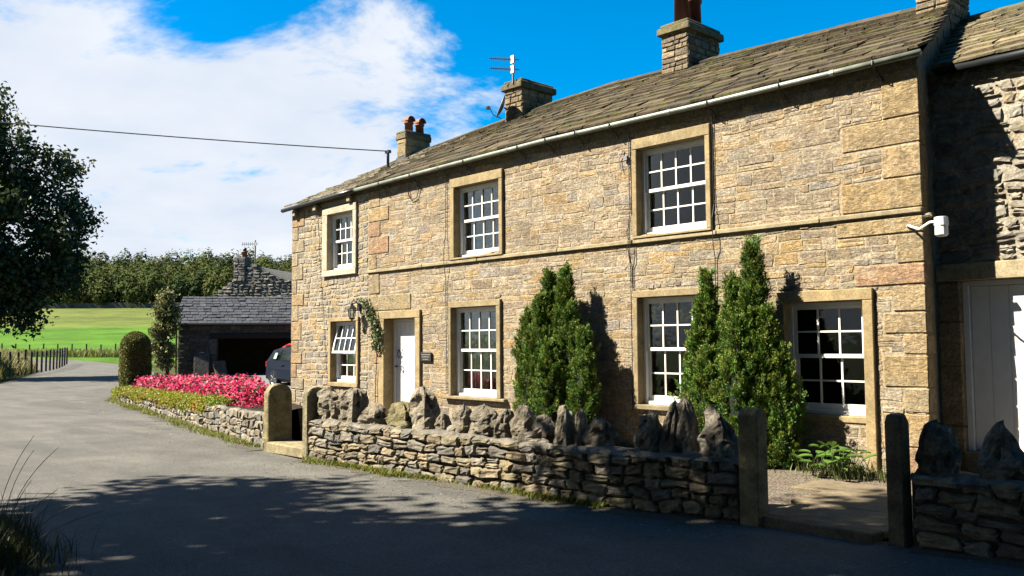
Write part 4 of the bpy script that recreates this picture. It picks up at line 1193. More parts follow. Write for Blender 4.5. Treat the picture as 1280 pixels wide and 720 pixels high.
b = B(); b.tube([BX(-.2, -.24, 2.24), BX(BW + .2, -.24, 2.24)], .05, 8); b.build('gutter', M_GUT_D, barn)
b = B(); b.tube([BX(-.05, -.1, 2.2), BX(-.05, -.08, -.2)], .045, 8); b.build('downpipe', plain('red_oxide_pipe', (.22, .05, .035), .5), barn)
# slabs leaning on the barn
for i, (x, w, h, lab) in enumerate(((.72, .62, 1.05, 'grey stone slab leaning on the barn wall left of the bay'), (1.52, .5, .72, 'tilted brown stone slab leaning beside the barn bay'))):
    b = B(); an = R(9 if i == 0 else 16)
    X = lambda u, v, z, x=x, an=an, i=i: BX(x + u + (.25 * (1 - z) - .1 if i else 0), -.32 + v + z * math.sin(an) - (.1 if i else 0), z * math.cos(an) - .02)
    b.block(0, w, 0, .09, 0, h, .02, (.16, .15, .14) if i == 0 else (.22, .17, .12), X, .02)
    tag(b.build('leaning_slab', M_GREYST), lab, 'stone slab', 'slabs leaning on the barn')

# house behind the barn: rubble gable with chimney
ho, HX = local(-16.6, 47.0, R(-12), .3)
hb = thing('rear_stone_house', (ho.x, ho.y, .3), 'grey rubble gable of a house rising behind the barn', 'house')
b = B(); q = [(.0, 0, 0), (7.6, 0, 0), (7.6, 0, 3.7), (3.1, 0, 5.55), (.75, 0, 3.9), (0, 0, 3.6)]
b.add([HX(*p) for p in q] + [HX(p[0], 5, p[2]) for p in q], [(5, 4, 3, 2, 1, 0), (6, 7, 8, 9, 10, 11)] + [(i, (i + 1) % 6, 6 + (i + 1) % 6, 6 + i) for i in range(6)], (.24, .23, .2))
hw = b.build('wall', M_GREYST, hb)
def gh(u): return float(np.interp(u, [0, .75, 3.1, 7.6], [3.6, 3.9, 5.55, 3.7]))
gr = [q for q in layout(0, 7.6, 3.0, 5.6, [], (.1, .2), (.18, .45), .1) if q[3] < gh((q[0] + q[1]) / 2) + .02]
G5 = [(0.36, 0.34, 0.30), (0.30, 0.285, 0.26), (0.42, 0.38, 0.32), (0.25, 0.24, 0.22)]
lay(gr, lambda u, v, n: HX(u, -n, v), G5, M_GREYST, hw, limit=120, gap=.05, edge=.05, bulge=.07, jit=.03, rnd=.12)
b = B(); b.block(1.95, 2.62, -.05, .6, 4.7, 6.05, .03, (.26, .25, .23), HX, .02); hc = b.build('chimney', M_GREYST, hb)
lay(layout(1.95, 2.62, 4.75, 6.0, [], (.12, .2), (.2, .4), 0), lambda u, v, n: HX(u, -.06 - n, v), G5, M_GREYST, hc, gap=.04, bulge=.04, jit=.02)
p = HX(2.42, .25, 6.0); b = B(); b.lathe([(.14, 0), (.12, .3), (.15, .31), (.15, .36)], p, 12); b.build('pot', M_TERRA, hc, True)
b = B(); b.lathe([(.09, .36), (.11, .5), (.02, .58)], p, 10); b.build('cowl', M_BLACK, hc, True)
for i in range(9):                                       # stones stepping along the skew
    u = .9 + i * .28
    b = B(); b.block(u - .15, u + .15, -.04, .3, gh(u) - .06, gh(u) + .09, .03, pal(G5), HX, .02); b.build('skew_stone', M_GREYST, hb)
a0 = HX(3.0, .3, 5.2); yagi(a0, 1.75, (1.55,), 'tv aerial on the rear house behind the barn', .75, (-.75, -.65, 0), 7, .22, 1.6)

def paint(name, col):
    t = NT(name); t.p.inputs['Coat Weight'].default_value = .0; t.p.inputs['Coat Roughness'].default_value = .05
    return t.done(tuple(col), .45, .12, k=.6)
M_TYRE = plain('tyre_rubber', (.015, .015, .016), .85, .2)
M_RIM = plain('alloy_rim', (.55, .56, .58), .3, .5, .05, metal=.7)
M_CARGLASS = plain('tinted_glass', (.02, .028, .03), .06, .6, .02)
M_TAIL = plain('tail_lamp', (.35, .01, .01), .25, .5)
def car(lat0, dep0, rot, z0, pm, label, L=4.1, Wd=1.72, H=1.48):
    o, CX = local(lat0, dep0, rot, z0)
    t = thing('parked_car', (o.x, o.y, z0), label, 'car', 'cars parked in the yard')
    # stations from tail (x=0) to nose: lower body outline
    st = [(0, .30, .86, .80), (.06, .24, .98, .86), (.35, .22, 1.02, .90), (1.2, .20, .98, .93), (2.4, .20, .94, .94), (3.0, .2, .90, .93), (3.7, .22, .78, .88), (4.02, .28, .66, .78), (4.1, .34, .58, .66)]
    V, F = [], []
    prof = lambda z0_, z1_, w: [(-w * .86, z0_), (-w, z0_ + .12), (-w, z0_ + (z1_ - z0_) * .6), (-w * .95, z1_), (w * .95, z1_), (w, z0_ + (z1_ - z0_) * .6), (w, z0_ + .12), (w * .86, z0_)]
    k = Wd / 2 / .94
    for x, a, c, w in st:
        for (yy, zz) in prof(a, c, w * k): V.append(CX(x, yy, zz))
    for i in range(len(st) - 1):
        for j in range(8): F.append((i * 8 + j, i * 8 + (j + 1) % 8, (i + 1) * 8 + (j + 1) % 8, (i + 1) * 8 + j))
    F.append(tuple(reversed(range(8)))); F.append(tuple(range(8 * len(st) - 8, 8 * len(st))))
    b = B(); b.add(V, F); b.build('body', pm, t)
    # cabin: pillars and roof
    cab = [(.10, .98, .82, .98), (.42, 1.36, .72, 0), (.85, H - .03, .66, 0), (1.7, H, .64, 0), (2.35, H - .05, .64, 0), (3.05, .92, .80, 0)]
    V, F = [], []
    for x, zz, w, _ in cab:
        V += [CX(x, -.86 * k, min(zz, .94)), CX(x, -w * k, zz), CX(x, w * k, zz), CX(x, .86 * k, min(zz, .94))]
    for i in range(5):
        for j in range(3): F.append((i * 4 + j, i * 4 + j + 1, i * 4 + j + 5, i * 4 + j + 4))
    b = B(); b.add(V, F); b.build('roof', pm, t)
    for s in (-1, 1):
        for x0, x1, xa, xb in ((.42, 1.05, .72, 1.05), (1.12, 1.85, 1.12, 1.85), (1.92, 2.75, 1.92, 2.32)):
            V = [CX(x0, s * (.868 * k), .985), CX(x1, s * .868 * k, .985), CX(xb, s * .705 * k, H - .1), CX(xa, s * .705 * k, H - .1)]
            V += [CX(x0, s * (.83 * k), .985), CX(x1, s * .83 * k, .985), CX(xb, s * .67 * k, H - .1), CX(xa, s * .67 * k, H - .1)]
            b = B(); b.add(V, [(0, 1, 2, 3), (7, 6, 5, 4), (0, 4, 5, 1), (1, 5, 6, 2), (2, 6, 7, 3), (3, 7, 4, 0)]); b.build('side_window', M_CARGLASS, t)
        b = B(); b.block(.05, .16, s * .80 * k - .05, s * .80 * k + .05, .74, .95, .02, X=lambda x, y, z: CX(x - .06, y, z)); b.build('tail_lamp', M_TAIL, t)
        b = B(); b.block(1.3, 1.5, s * .94 * k - .012, s * .94 * k + .016, .80, .84, .005, X=CX); b.build('door_handle', pm, t)
        b = B(); b.block(2.5, 2.68, s * 1.03 * k - .09, s * 1.03 * k + .09, .93, 1.07, .03, X=CX); b.build('mirror', pm, t)
        for wx in (.72, 3.32):
            V, F = [], []
            pr = [(.0, .02), (.19, .03), (.21, .05), (.30, .06), (.315, .03), (.315, -.14), (.2, -.15)]
            for r_, off in pr:
                for q in range(20):
                    a = 2 * math.pi * q / 20
                    V.append(CX(wx + r_ * math.cos(a), s * (.84 * k + off + .02), .315 + r_ * math.sin(a)))
            for i in range(len(pr) - 1):
                for q in range(20): F.append((i * 20 + q, i * 20 + (q + 1) % 20, (i + 1) * 20 + (q + 1) % 20, (i + 1) * 20 + q))
            b = B(); b.add(V, F[40:]); wheel = b.build('wheel', M_TYRE, t)
            b = B(); b.add(V, F[:40]); b.build('rim', M_RIM, wheel)
            b = B()
            for sp in range(5):
                a = 2 * math.pi * sp / 5
                b.tube([CX(wx + .04 * math.cos(a), s * (.84 * k + .065), .315 + .04 * math.sin(a)), CX(wx + .2 * math.cos(a), s * (.84 * k + .065), .315 + .2 * math.sin(a))], .022, 5)
            b.build('spoke', M_RIM, wheel)
    V = [CX(.10, -.70 * k, 1.0), CX(.10, .70 * k, 1.0), CX(.38, .62 * k, 1.36), CX(.38, -.62 * k, 1.36)]
    b = B(); b.add(V + [(p[0] + .01, p[1], p[2] + .012) for p in V], [(3, 2, 1, 0), (4, 5, 6, 7)]); b.build('rear_window', M_CARGLASS, t)
    b = B(); b.block(-.06, .1, -.82 * k, .82 * k, .3, .55, .03, X=CX); b.build('bumper', pm, t)
    b = B(); b.block(-.075, -.062, -.26, .26, .58, .69, .004, X=CX); b.build('number_plate', plain('yellow_plate', (.7, .55, .08), .5), t)
    return t, CX
M_BLUEP, M_REDP = paint('navy_paint', (.004, .008, .02)), paint('red_paint', (.32, .012, .016))
cblue, CXb = car(-8.75, 34.0, R(-47), .12, M_BLUEP, 'dark blue hatchback parked past the cottage corner')
b = B(); q = [CXb(.72, -.845, 1.05), CXb(.94, -.845, 1.05), CXb(.98, -.79, 1.27), CXb(.8, -.79, 1.27)]
b.add(q, [(0, 1, 2, 3)]); b.build('window_sticker', plain('sticker', (.45, .7, .5), .6), cblue)
car(-9.35, 37.6, R(-47), .26, M_REDP, 'red car mostly hidden behind the dark blue hatchback', H=1.52)

# ------------------------------------------------------------------ conifers by the wall
def rand_dirs(n):
    v = nr.normal(size=(n, 3)); return v / np.linalg.norm(v, axis=1, keepdims=True)
def conifer(name, spires, label, dens=1.0):
    t = thing(name, (spires[0][0], spires[0][1], 0), label, 'conifer', 'conifers against the cottage wall')
    Ps, As, Cs, Ls = [], [], [], []
    core = B()
    prof = lambda q: np.where(q < .42, .74 + .26 * np.sin(q / .42 * math.pi / 2), np.cos((q - .42) / .58 * math.pi / 2) ** .8) * (1 - .08 * q)
    for (x, y, zb, zt, rad) in spires:
        H = zt - zb
        n = int(260 * H * rad / .25 * dens)
        q = nr.random(n) ** .95; th = nr.random(n) * 2 * math.pi
        lump = 1 + .20 * np.sin(th * 3 + q * 11 + x * 7) + .16 * np.sin(th * 5 - q * 19 + y) + .12 * nr.normal(size=n)
        rr = .88 * rad * prof(q) * lump * nr.uniform(.74, 1.0, n)
        tc_ = np.stack([x + rr * np.cos(th), y + rr * np.sin(th) * .9, zb + H * q], 1)
        out = np.stack([np.cos(th), np.sin(th), np.zeros(n)], 1)
        m = 90
        tuft = nr.uniform(.6, 1.5, n)
        # each tuft is a small upright flame: wide at its foot, pointed at its tip
        k = nr.random((n, m)) ** .8
        wd = (.034 * (1 - k * .8) * tuft[:, None])
        off = nr.normal(size=(n, m, 3)) * wd[..., None]
        ax = out * .45 + np.array([[0, 0, 1.0]]) + nr.normal(size=(n, 3)) * .18
        P = tc_[:, None] + ax[:, None] * (k * .12 * tuft[:, None])[..., None] + off
        A = ax[:, None] * .8 + off * 14 + nr.normal(size=(n, m, 3)) * .35
        c = (nr.uniform(.6, 1.3, n)[:, None] * (.65 + .65 * k) * nr.uniform(.75, 1.25, (n, m)))  # clump shading put into the colour: dark tuft feet, lighter tips
        C = np.array([.115, .235, .03]) * c[..., None]
        C[..., 0] *= (nr.uniform(.75, 1.4, n)[:, None] * (.8 + .5 * k))
        Ps.append(P.reshape(-1, 3)); As.append(A.reshape(-1, 3)); Cs.append(C.reshape(-1, 3)); Ls.append(nr.uniform(.022, .05, n * m))
        core.lathe([(max(.01, rad * .66 * float(prof(np.array(s)))), zb + H * s) for s in np.linspace(0, .95, 9)], (x, y, 0), 12, (.012, .022, .006))  # near-black solid core added inside each spire to block light
    P, A, C, Lh = map(np.concatenate, (Ps, As, Cs, Ls))
    leaves(P, A, Lh, Lh * .32, C, 'foliage', M_NEEDLE, t, kind='stuff')
    core.build('shade_core', M_NEEDLE, t)
    b = B(); s = spires[0]; b.tube([(s[0], s[1], -.05), (s[0], s[1], s[3] * .6)], [.06, .02], 8); b.build('trunk', M_BARK, t)
    return t
conifer('upright_conifer', [(-5.86, -.45, .0, 2.76, .24), (-5.55, -.42, .0, 2.82, .22), (-6.30, -.5, .0, 2.16, .27), (-6.1, -.62, .0, 1.8, .26), (-5.36, -.5, 0, 2.25, .18), (-5.04, -.55, .0, 1.80, .22), (-5.62, -.75, 0, 1.6, .26), (-5.95, -.6, 0, 2.35, .18)], 'bushy green conifer clump left of the half hidden lower window')
conifer('upright_conifer', [(-2.76, -.5, .0, 2.56, .19), (-2.90, -.55, .0, 1.75, .22), (-2.62, -.7, 0, 1.5, .25), (-2.82, -.55, 0, 2.1, .22)], 'slim conifer covering the right edge of a lower window')
conifer('upright_conifer', [(-2.06, -.45, .0, 2.94, .22), (-2.36, -.5, .0, 2.46, .2), (-1.84, -.5, 0, 2.0, .25), (-2.15, -.7, 0, 1.9, .28), (-1.64, -.48, 0, 1.5, .22), (-2.05, -.5, 0, 2.3, .27)], 'tallest conifer standing between the two right lower windows')

# ------------------------------------------------------------------ broadleaf trees
def tree(name, base, trunk_h, blobs, nleaf, size, label, cat='tree', cols=((.045, .085, .018), (.06, .11, .022), (.035, .07, .016)), trunk_r=.4, grp=None, mat=None, shell=.45):
    t = thing(name, base, label, cat, grp)
    bx, by, bz = base
    tb = B()
    top_ = Vector((bx, by, bz + trunk_h))
    tb.tube([(bx, by, bz - .2), (bx + .05, by, bz + trunk_h * .5), top_], [trunk_r * 1.25, trunk_r * .9, trunk_r * .75], 10)
    for (x, y, z, r_) in blobs:
        c = Vector((x, y, z)); m = top_.lerp(c, .5) + Vector((rng.uniform(-.4, .4), rng.uniform(-.4, .4), -.12 * r_))
        st_ = Vector((bx, by, bz + trunk_h * rng.uniform(.75, 1.0)))
        tb.tube([st_, m, c], [trunk_r * .4, trunk_r * .22, trunk_r * .08], 6)
        for _ in range(4):
            d = Vector((rng.gauss(0, 1), rng.gauss(0, 1), rng.gauss(0, .8))).normalized() * r_ * .85
            tb.tube([m.lerp(c, .6), c + d], [trunk_r * .12, trunk_r * .03], 5)
    tb.build('trunk', M_BARK, t, True)
    sub_ = []
    for (x, y, z, r_) in blobs:
        sub_.append((x, y, z, r_ * .72))
        for _ in range(7):
            d = Vector((rng.gauss(0, 1), rng.gauss(0, 1), rng.gauss(0, .8))).normalized() * r_ * rng.uniform(.6, .82)
            sub_.append((x + d.x, y + d.y, z + d.z * .9, r_ * rng.uniform(.26, .46)))
    blobs = sub_
    vol = np.array([q[3] ** 2 for q in blobs]); vol = vol / vol.sum()
    Ps, Cs = [], []
    for (x, y, z, r_), v in zip(blobs, vol):
        n = int(nleaf * v / 14)
        d = rand_dirs(n); rad = r_ * (shell + (1 - shell) * nr.random(n) ** .6) * (1 + .22 * np.sin(d[:, 0] * 4 + x) * np.cos(d[:, 2] * 5 + y))
        c = np.array([[x, y, z]]) + d * rad[:, None] * np.array([[1, 1, .8]])
        m = 14
        P = np.repeat(c, m, 0) + nr.normal(size=(n * m, 3)) * size * .95
        k = np.repeat(nr.uniform(.7, 1.3, n), m) * nr.uniform(.7, 1.3, n * m)
        ci = np.repeat(nr.integers(0, len(cols), n), m)
        Ps.append(P); Cs.append(np.array(cols)[ci] * k[:, None])
    P, C = np.concatenate(Ps), np.concatenate(Cs)
    Lh = nr.uniform(.7, 1.3, len(P)) * size
    A = rand_dirs(len(P)); A[:, 2] -= .2
    leaves(P, A, Lh, Lh * .62, C, 'crown', mat or M_LEAF, t, kind='stuff')
    return t
def blobs_cf(L): return [(*cf(a, d).xy, z, r_) for a, d, z, r_ in L]
bt = cf(-30.5, 46.5)
tree('roadside_tree', (bt.x, bt.y, 0), 4.0, blobs_cf([(a * 1.27, d * 1.27, 1.65 + (z - 1.65) * 1.27, r_ * 1.27) for a, d, z, r_ in [(-21.3, 36, 10.4, 2.0), (-23.5, 37, 11.4, 2.3), (-19.6, 36.5, 9.0, 1.7), (-20.8, 35.5, 7.6, 2.2), (-18.7, 36.5, 7.2, 1.35), (-18.3, 36, 6.2, 1.25), (-19.4, 36, 5.4, 1.9), (-21, 35.5, 4.6, 2.2), (-18.9, 36.6, 4.6, 1.2), (-22.5, 35, 8.6, 2.5), (-24, 36, 6, 3), (-20.6, 36.5, 3.6, 1.6), (-22.6, 36, 3.2, 1.7), (-25.5, 37, 9.5, 3.0), (-24, 37.5, 8, 3)]]), 50000, .26, 'large dark leafy tree at the left edge hanging over the road', trunk_r=.5, cols=((.045, .07, .018), (.09, .12, .03), (.03, .052, .014)))
tb_ = cf(-14.5, 37.2)
tree('small_ash_tree', (tb_.x, tb_.y, .2), 1.0, blobs_cf([(-14.5, 37.0, 3.6, .36), (-14.6, 37, 3.05, .48), (-14.45, 37, 2.3, .5), (-14.6, 36.9, 1.6, .48), (-14.4, 37.1, 3.1, .4), (-14.65, 37, 2.2, .42), (-14.5, 36.8, 1.0, .38)]), 9000, .12, 'slim olive green tree growing at the left corner of the barn', trunk_r=.10, cols=((.20, .21, .06), (.24, .24, .08), (.13, .15, .045)))
# tall trees across the road, whose shade falls over the gate
sh = cf(-12.0, 4.5)
tree('roadside_tree', (sh.x, sh.y, 0), 4.5, blobs_cf([(-11.5, 8.4, 8, 1.9), (-13, 6.0, 8.5, 1.8), (-10.5, 6.2, 9, 2.4), (-8.6, 5.6, 8.6, 2.4), (-8.4, 3, 8, 2.6), (-11, 3.5, 7, 2.5), (-6.6, 6.0, 9.2, 2.1), (-12.5, 9.3, 9.6, 1.3), (-14, 4, 8, 2.5), (-7.3, 7.3, 8.9, 1.7)]), 27000, .27, 'tall roadside tree out of view on the left shading the road', trunk_r=.45)
sh = cf(-6.5, -1.0)
tree('roadside_tree', (sh.x, sh.y, 0), 5.5, blobs_cf([(-5.5, 4.2, 9.8, 2.5), (-4.6, 5.9, 10.4, 2.0), (-3, 4.6, 10.8, 2.3), (-6, 1.5, 9, 2.8), (-3, 1.5, 10.4, 2.6), (-9.0, .2, 8.4, 2.8), (-1.0, 3.4, 11.2, 2.4), (.2, 5.2, 11.8, 2.0), (-5, -2.5, 9, 3), (-5.4, 7.0, 9.7, 1.6), (-3.6, 6.6, 10.3, 1.5), (1.5, 3.5, 12, 2.6), (3.5, 5, 12.6, 2.3), (3, .8, 12, 2.8), (5.6, 3, 12.6, 2.6), (-1, 6.1, 11.8, 1.7), (2, 6.0, 12.8, 1.7), (0, -1, 12, 3)]), 90000, .27, 'second tall roadside tree out of view behind the camera, crown spread to block skylight', trunk_r=.45)  # high blobs on the right added overhead to keep skylight off the gate
for i, (la, de, hh) in enumerate(((-2, -9, 11), (5, -10, 12), (12, -9, 11), (19, -5, 11), (-10, -9, 12), (-18, -6, 12))):  # unseen row added to block sky behind the camera and deepen the shade
    q = cf(la, de); B4 = [(la + rng.uniform(-2, 2), de + rng.uniform(-2, 2), rng.uniform(2.2, hh), rng.uniform(2.2, 3.2)) for _ in range(9)]
    tree('roadside_tree', (q.x, q.y, 0), 3.0, blobs_cf(B4), 7000, .55, ('%s tree of an unseen row added behind the camera to cut skylight' % ('first', 'second', 'third', 'fourth', 'fifth', 'sixth')[i]), trunk_r=.4, grp='unseen trees added to cut skylight')

# clipped topiary bush at the end of the flower bed
tp = cf(-12.5, 29.4)
t = thing('topiary_bush', (tp.x, tp.y, 0), 'dark clipped dome shaped bush at the far end of the flower bed', 'bush')
n = 26000
q = nr.random(n); th = nr.random(n) * 2 * math.pi
pr_ = np.where(q < .72, .50 - .05 * (1 - q), .48 * np.sqrt(np.clip(1 - ((q - .72) / .28) ** 2, 0, 1)))
rr = pr_ * nr.uniform(.9, 1.03, n) * (1 + .04 * np.sin(th * 4 + q * 9))
P = np.stack([tp.x + rr * np.cos(th), tp.y + rr * np.sin(th), .05 + 2.1 * q], 1)
leaves(P, rand_dirs(n), .07, .04, np.array([[.17, .18, .035]]) * nr.uniform(.5, 1.5, (n, 1)), 'foliage', M_LEAF, t, kind='stuff')
b = B(); b.lathe([(.46, .0), (.45, 1.5), (.36, 1.9), (.15, 2.05)], (tp.x, tp.y, .03), 16, (.01, .016, .005)); b.build('shade_core', M_LEAF, t)  # near-black solid filling added behind the leaves as the bush's inner shade

# ------------------------------------------------------------------ flower bed
sb = B(); V, F = [], []
inner = Poly([(-25.6, 1.9), (-23.6, .9), (-18.0, -.3), (-13.0, -1.45), (-9.6, -2.7), (-8.9, -3.3)])
m = 50
for i in range(m + 1):
    u = i / m
    x0, y0 = L3(L3.L * u, -.1); x1, y1 = inner(inner.L * u)
    h = bed_h(L3.L * u)
    for j in range(7):
        k = j / 6; V.append((x0 + (x1 - x0) * k, y0 + (y1 - y0) * k, h - .06 + .10 * math.sin(k * math.pi * .55) - (h + .05) * (1 if j == 6 else 0)))
for i in range(m):
    for j in range(6): F.append((i * 7 + j, (i + 1) * 7 + j, (i + 1) * 7 + j + 1, i * 7 + j + 1))
sb.add(V, F); so = tag(sb.build('bed_soil', M_SOIL), kind='structure')
def bed_pts(n, u0, u1, k0, k1):
    u = nr.uniform(u0, u1, n); k = nr.uniform(k0, k1, n)
    P = np.empty((n, 3))
    for i in range(n):
        x0, y0 = L3(L3.L * u[i], -.1); x1, y1 = inner(inner.L * u[i]); h = bed_h(L3.L * u[i])
        P[i] = (x0 + (x1 - x0) * k[i], y0 + (y1 - y0) * k[i], h - .06 + .10 * math.sin(k[i] * math.pi * .55))
    return P, u
# red begonias: leafy plants under a mass of round petals
c, u = bed_pts(620, .05, .985, .28, .93)
px_ = np.array([640 + 1105 * lat_of(q[0], q[1]) / dep_of(q[0], q[1]) for q in c]); keep = px_ < 329; c, u = c[keep], u[keep]
hgt_k = None
n = len(c); m = 60
hgt = np.repeat(nr.uniform(.34, .56, n), m)
d = rand_dirs(n * m); d[:, 2] = np.abs(d[:, 2])
P = np.repeat(c, m, 0) + d * np.array([[.22, .22, 1]]) * np.stack([np.ones(n * m), np.ones(n * m), hgt], 1) * nr.uniform(.6, 1.0, (n * m, 1))
isl = nr.random(n * m) < .22
C = np.where(isl[:, None], np.array([[.045, .075, .018]]), np.array([[.86, .05, .13]])) * nr.uniform(.55, 1.25, (n * m, 1))
pink = (nr.random(n * m) < .3) & ~isl; C[pink] = np.array([.95, .20, .30]) * nr.uniform(.8, 1.1, (pink.sum(), 1))
A = rand_dirs(n * m); A[:, 2] *= .6
Ls = nr.uniform(.05, .085, n * m)
tag(leaves(P, A, Ls, Ls * .8, C, 'begonia_bed', M_PETAL), 'mass of red and pink begonias filling the roadside bed', 'flowers', kind='stuff')
# yellow green edging that spills over the wall
c, u = bed_pts(520, .0, .80, -.02, .26)
n = len(c); m = 55
d = rand_dirs(n * m); d[:, 2] = np.abs(d[:, 2])
P = np.repeat(c, m, 0) + d * np.array([[.2, .2, .2]]) * nr.uniform(.4, 1.0, (n * m, 1))
hue = np.repeat(nr.random(n), m)
C = np.where((hue < .5)[:, None], np.array([[.34, .38, .03]]), np.where((hue < .75)[:, None], np.array([[.20, .34, .04]]), np.array([[.46, .34, .04]]))) * nr.uniform(.6, 1.25, (n * m, 1))
Ls = nr.uniform(.03, .06, n * m)
P1_, C1_, L1_ = P, C, Ls
n = 200; uu = nr.uniform(0, .80, n) ; Pd = []; Cd = []
for i in range(n):
    base_u = L3.L * uu[i]; drop = nr.uniform(.04, .15) * (.6 + .8 * (h2(base_u * .9, 1, 55) > 0))
    for k in range(40):
        s = nr.random(); x, y = L3(base_u + nr.normal() * .09, .03 + nr.random() * .07); Pd.append((x, y, bed_h(base_u) + .03 - drop * s))
    hh = nr.random(); col = np.array([.40, .38, .03]) if hh < .55 else np.array([.26, .36, .04]) if hh < .85 else np.array([.5, .3, .05])
    Cd.append(np.tile(col, (40, 1)) * nr.uniform(.6, 1.2, (40, 1)))
P = np.concatenate([P1_, np.array(Pd)]); C = np.concatenate([C1_, np.concatenate(Cd)]); Ls = np.concatenate([L1_, nr.uniform(.03, .06, len(Pd))])
tag(leaves(P, rand_dirs(len(P)), Ls, Ls * .7, C, 'golden_edging', M_PETAL), 'yellow green creeping plants spilling over the flower bed wall', 'ground cover', kind='stuff')

# ------------------------------------------------------------------ moss, weeds and grasses
def blades(P, h, w, C, name, lab, cat, lean=.35, mat=None):
    n = len(P)
    d = rand_dirs(n); d[:, 2] = 0
    T1 = P + np.stack([d[:, 0] * h * lean * .35, d[:, 1] * h * lean * .35, h * .6], 1)
    T2 = P + np.stack([d[:, 0] * h * lean, d[:, 1] * h * lean, h], 1)
    sd = np.stack([-d[:, 1], d[:, 0], np.zeros(n)], 1) * (w * .5)[:, None]
    V = np.empty((n, 6, 3)); V[:, 0] = P - sd; V[:, 1] = P + sd; V[:, 2] = T1 + sd * .8; V[:, 3] = T1 - sd * .8; V[:, 4] = T2 + sd * .15; V[:, 5] = T2 - sd * .15
    base = (np.arange(n) * 6)[:, None]
    F = np.concatenate([base + np.array([[0, 1, 2, 3]]), base + np.array([[3, 2, 4, 5]])], 0)
    return tag(np_mesh(name, V.reshape(-1, 3), F, np.concatenate([C, C]), mat or M_GRASS, kind='stuff'), lab, cat)
def along(L, n, o0, o1, u0=0, u1=1, patch=None):
    P = []
    while len(P) < n:
        u = L.L * (u0 + (u1 - u0) * nr.random())
        if patch and h2(u * patch[0], 3, patch[1]) < patch[2] + nr.normal() * .45: continue
        x, y = L(u, o0 + (o1 - o0) * nr.random() ** 1.3 * (.55 + .45 * h2(u * 2.3, 7, 12) + .25 * nr.normal())); P.append((x, y, 0.004))
    return np.array(P)
P = np.concatenate([along(L1, 6000, .0, .2, 0, .8, (.9, 5, -.15)), along(L3, 15000, .0, .36, .06, .98, (.8, 9, -.15))])
n = len(P); C = np.array([[.20, .25, .03]]) * nr.uniform(.45, 1.4, (n, 1)) * np.where(nr.random((n, 1)) < .25, np.array([[1.2, .8, .8]]), 1)
blades(P, nr.uniform(.015, .075, n), nr.uniform(.008, .02, n), C, 'verge_moss', 'mossy grass fringe along the foot of the garden walls', 'moss', 1.0)
# fallen leaves and grit lying on the tarmac near the walls
P = []
for L_, n_, o1 in ((L1, 900, 1.1), (L3, 1100, 1.3), (L2, 200, .8)):
    for _ in range(n_):
        x, y = L_(L_.L * nr.random(), .05 + o1 * nr.random() ** 2.2); P.append((x, y, .007))
P = np.array(P); n = len(P); A = rand_dirs(n); A[:, 2] *= .15
C = np.array([[.22, .16, .08]]) * nr.uniform(.4, 1.7, (n, 1)); k = nr.random(n) < .4; C[k] = np.array([.34, .31, .26]) * nr.uniform(.6, 1.3, (k.sum(), 1))
Ls = nr.uniform(.012, .04, n)
tag(leaves(P, A, Ls, Ls * .7, C, 'leaf_litter', M_LEAF, T=np.tile([[0, 0, 1.0]], (n, 1)) + nr.normal(size=(n, 3)) * .2), 'scattered fallen leaves and grit along the road edge', 'leaf litter', kind='stuff')
# grass bank on the far left verge
P = []
for _ in range(16000):
    s = nr.random(); x = -41 - 30 * s; y = np.interp(x, [-71, -62, -52, -41], [8.6, 7.0, 3.6, -.3]); o = nr.random() ** .7 * 5.5
    q = Vector((x, y)) - Vector((RX.x, RX.y)) * (.15 + o); P.append((q.x, q.y, terr(q.x, q.y) + .05 + min(.75, o * .45) * min(1, (1 - s) * 6)))
P = np.array(P); n = len(P)
C = np.array([[.13, .17, .03]]) * nr.uniform(.5, 1.5, (n, 1)); dry = nr.random(n) < .3; C[dry] = np.array([.40, .31, .12]) * nr.uniform(.6, 1.2, (dry.sum(), 1))
blades(P, nr.uniform(.3, .8, n), nr.uniform(.04, .09, n), C, 'verge_grass', 'long rough grass on the left verge below the fence', 'grass', .5)
# near clump at the lower left
P = []
for _ in range(2600):
    x, y = -3.6 + nr.normal() * .6, -9.12 + nr.normal() * .2; P.append((x, y, -.02))
P = np.array(P); n = len(P)
C = np.array([[.05, .07, .018]]) * nr.uniform(.4, 1.6, (n, 1))
blades(P, nr.uniform(.12, .42, n) * np.clip(1.3 - np.abs(P[:, 0] + 3.8) * .8, .3, 1.2), nr.uniform(.006, .012, n), C, 'roadside_grass', 'dark clump of grass at the lower left corner', 'grass', .7)
sb = B()
for i, (x, y, h, lx) in enumerate(((-4.2, -9.2, .95, .30), (-4.1, -9.15, .85, .42), (-3.7, -9.2, .55, .35), (-3.6, -9.15, .5, .55), (-3.4, -9.2, .42, .62), (-3.9, -9.2, .6, .2), (-4.4, -9.1, .8, .25))):
    pts = [Vector((x + .22, y + .24, 0)) + Vector((RX.x, RX.y, 0)) * (lx * k * k) + Vector((0, 0, 1.1 * h * (k - .12 * k * k))) for k in np.linspace(0, 1, 9)]
    sb.tube(pts, [.003] * 6 + [.0026, .0022, .0016], 4, (.16, .12, .05))
    for k in range(26):
        p = pts[6].lerp(pts[8], rng.random()); d = Vector((rng.gauss(0, 1), rng.gauss(0, 1), rng.uniform(.3, 1.5))).normalized() * .018
        sb.add([p, p + d * .6 + Vector((.003, 0, 0)), p + d, p + d * .6 - Vector((.003, 0, 0))], [(0, 1, 2, 3)], (.15, .11, .05))
tag(sb.build('seed_heads', M_GRASS), 'tall thin grass stalks with seed heads at the lower left', 'grass', kind='stuff')

